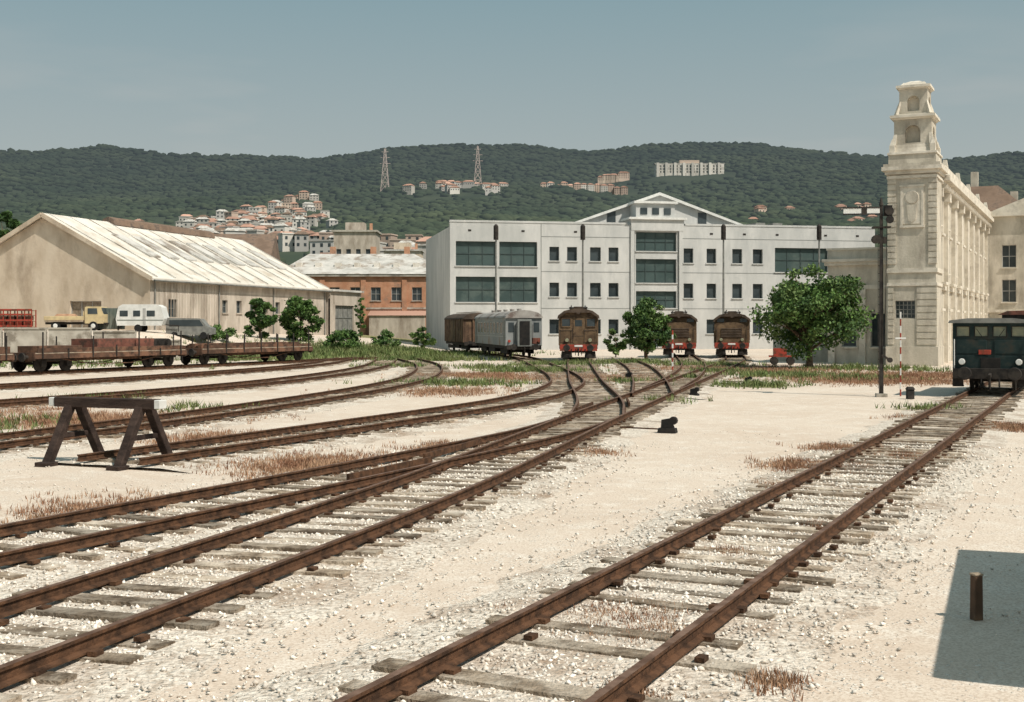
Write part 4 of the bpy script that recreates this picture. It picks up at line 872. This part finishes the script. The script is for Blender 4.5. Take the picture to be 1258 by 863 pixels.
for x in (-34.9,):
    g=G('storage_container',(x,105.2,tz(x,105.2)),0); g['body'].bx(-1.25,1.25,-.9,.9,.1,1.9,M['olive'])
    for i in range(9): g['ribs'].bx(-1.2+i*.29,-1.12+i*.29,-.95,-.9,.15,1.85,M['olive'])
    g['corner_posts'].bx(-1.3,-1.2,-.97,-.85,.0,1.95,M['dark']); g['corner_posts'].bx(1.2,1.3,-.97,-.85,.0,1.95,M['dark']); g.done()
g=G('red_cargo_rack',(-42.6,104,tz(-42,104)),0)
for i in range(7): g['uprights'].bx(-1.8+i*.6,-1.72+i*.6,-.5,-.42,0,1.75,M['redpaint']); g['uprights'].bx(-1.8+i*.6,-1.72+i*.6,.42,.5,0,1.75,M['redpaint'])
for z in (.3,.8,1.3,1.7): g['rails'].bx(-1.85,1.9,-.52,-.5,z,z+.12,M['redpaint']); g['shelves'].bx(-1.8,1.8,-.4,.4,z-.05,z,M['redrust'])
for i in range(5): g['crates'].bx(-1.7+i*.7,-1.15+i*.7,-.35,.35,.35,.75,M['redpaint']); g['crates'].bx(-1.6+i*.7,-1.1+i*.7,-.35,.35,.85,1.22,M['redrust'])
g.done()

# ------------------------------------------------------------ buffer stop
g=G('wooden_buffer_stop',(-7.95,24.1,0),22)
for sx in (-1,1):
    x=sx*.86
    g['legs'].beam((x,-.78,-.02),(x,-.05,1.26),.18,.15,M['beamgrey']); g['legs'].beam((x,.78,-.02),(x,.05,1.26),.18,.15,M['beamgrey'])
    g['braces'].beam((x+.01,-.35,.55),(x+.01,.35,.55),.06,.1,M['beamgrey']); g['feet'].bx(x-.15,x+.15,-.95,-.62,-.02,.07,M['beamgrey'])
g['cross_beam'].bx(-1.22,1.22,-.2,.04,1.1,1.29,M['beamgrey'])
for s in (-1,1): g['beam_ends'].bx(s*1.22,s*1.36,-.19,.03,1.11,1.28,M['white'])
g.done(.012)

# ------------------------------------------------------------ semaphore and small lineside things
g=G('semaphore_signal',(14.1,46.6,0),8)
g['mast'].beam((0,0,0),(0,0,7.3),.15,.15,M['dark'],.11,.11); g['base'].bx(-.2,.2,-.2,.2,-.05,.12,M['concrete']); g['finial'].cyl((0,0,7.3),(0,0,7.6),.09,.02,8,M['dark'])
g['arm'].bx(-1.42,-.08,-.16,-.12,6.96,7.22,M['white']); g['arm'].bx(-1.44,-.06,-.175,-.165,6.94,6.99,M['dark']); g['arm'].bx(-1.44,-.06,-.175,-.165,7.19,7.24,M['dark']); g['arm'].bx(-.75,-.55,-.175,-.165,6.995,7.185,M['dark'])
g['spectacle'].cyl((.28,-.16,7.08),(.28,-.1,7.08),.17,.17,14,M['dark']); g['spectacle'].cyl((.3,-.16,6.75),(.3,-.1,6.75),.15,.15,14,M['dark']); g['lamp'].bx(.1,.4,-.08,.15,6.9,7.3,M['black'])
g['lower_lamps'].cyl((-.22,-.35,6.0),(-.22,.0,6.0),.16,.16,12,M['dark']); g['lower_lamps'].bx(-.1,.2,-.05,.15,5.85,6.1,M['dark']); g['platform'].bx(-.3,.35,-.1,.4,6.45,6.5,M['dark'])
for z in np.arange(.8,6.4,.3): g['ladder'].bx(-.07,.07,.21,.23,z,z+.02,M['dark'])
for s in (-1,1): g['ladder'].beam((s*.08,.22,.3),(s*.08,.22,6.5),.02,.02,M['dark'])
g['counterweight'].beam((0,-.14,1.6),(.3,-.14,1.4),.04,.08,M['dark']); g['counterweight'].cyl((.3,-.2,1.4),(.3,-.06,1.4),.1,.1,12,M['dark']); g['pull_rod'].cyl((.1,-.14,1.6),(.2,-.14,6.9),.014,.014,6,M['dark'])
g.done()
g=G('striped_marker_post',(14.9,46.8,0),0)
for i in range(12): g['post'].cyl((0,0,i*.27),(0,0,(i+1)*.27),.03,.03,8,M['white'] if i%2 else M['redpaint'])
g['bracket'].bx(-.2,.2,-.03,.03,2.2,2.26,M['white']); g.done()
g=G('striped_marker_post',(9.6,73,0),0)
for i in range(9): g['post'].cyl((0,0,i*.27),(0,0,(i+1)*.27),.05,.05,8,M['white'] if i%2 else M['redpaint'])
g.done()
g=G('signal_cabinet',(14.75,45.2,0),0); g['box'].bx(-.12,.12,-.12,.12,0,.35,M['dark']); g['lid'].box(0,0,.4,.3,.3,.1,M['dark'],0,.6); g.done()
def lever(x,y,h,sc):
    g=G('point_lever',(x,y,0),h); B0=M['black']
    g['stand'].box(0,0,.06*sc,.5*sc,.3*sc,.12*sc,B0,0,.9); g['stand'].hexa([(-.16*sc,-.1*sc,.12*sc),(.18*sc,-.1*sc,.12*sc),(.18*sc,.1*sc,.12*sc),(-.16*sc,.1*sc,.12*sc),(-.15*sc,-.08*sc,.34*sc),(.06*sc,-.08*sc,.38*sc),(.06*sc,.08*sc,.38*sc),(-.15*sc,.08*sc,.34*sc)],B0)
    g['weight'].cyl((.16*sc,-.09*sc,.32*sc),(.16*sc,.09*sc,.32*sc),.11*sc,.11*sc,10,B0); g['lever'].beam((-.05*sc,0,.34*sc),(.25*sc,0,.30*sc),.05,.05,B0); g['rod'].beam((0,0,.08),(-1.3,.2,.08),.035,.035,M['rail']); g.done()
lever(3.95,31.0,20,.95)
for x,y in ((11.0,57),(5.9,62),(7.0,47)): lever(x,y,30,.8)
g=G('wooden_post',(4.32,11.35,0),0); g['post'].box(0,0,.19,.095,.08,.42,M['boxcar'],.3,.92); g['cap'].box(0,0,.405,.1,.085,.02,M['wood'],.3); g.done(.006)
g=G('red_handcart',(18.6,84,0),10); g['deck'].bx(-.9,.9,-.5,.5,.55,.65,M['redpaint']); g['crate'].bx(-.6,.3,-.4,.4,.65,1.15,M['redpaint']); g['handle'].beam((.9,0,.6),(1.3,0,1.2),.05,.05,M['dark'])
for x in (-.55,.55):
    for s in (-1,1): g['wheels'].cyl((x,s*.4,.28),(x,s*.5,.28),.28,.28,12,M['dark'])
g.done()
g=G('shadow_caster_hut',(7.4,10.35,0),22); g['walls'].bx(-1.3,1.3,-2.9,2.6,-.1,2.7,M['plaster2']); g['roof'].prism([(-1.45,2.7),(1.45,2.7),(1.45,2.8),(0,3.1),(-1.45,2.8)],-3.1,2.7,M['roofbrown'])  # unseen hut, added out of frame to cast the shadow at lower right
g['porch_roof'].bx(-1.75,-1.46,-.6,.9,2.25,2.33,M['roofbrown']); g['porch_brackets'].beam((-1.3,-.5,1.95),(-1.7,-.5,2.24),.06,.06,M['wood']); g['porch_brackets'].beam((-1.3,.8,1.95),(-1.7,.8,2.24),.06,.06,M['wood'])
g['door'].bx(-1.34,-1.3,-.5,.5,0,2.1,M['wood']); g['windows'].bx(-1.33,-1.3,1.2,2.0,1.0,1.9,M['glass']); g.done()
print('stones',len(pos))
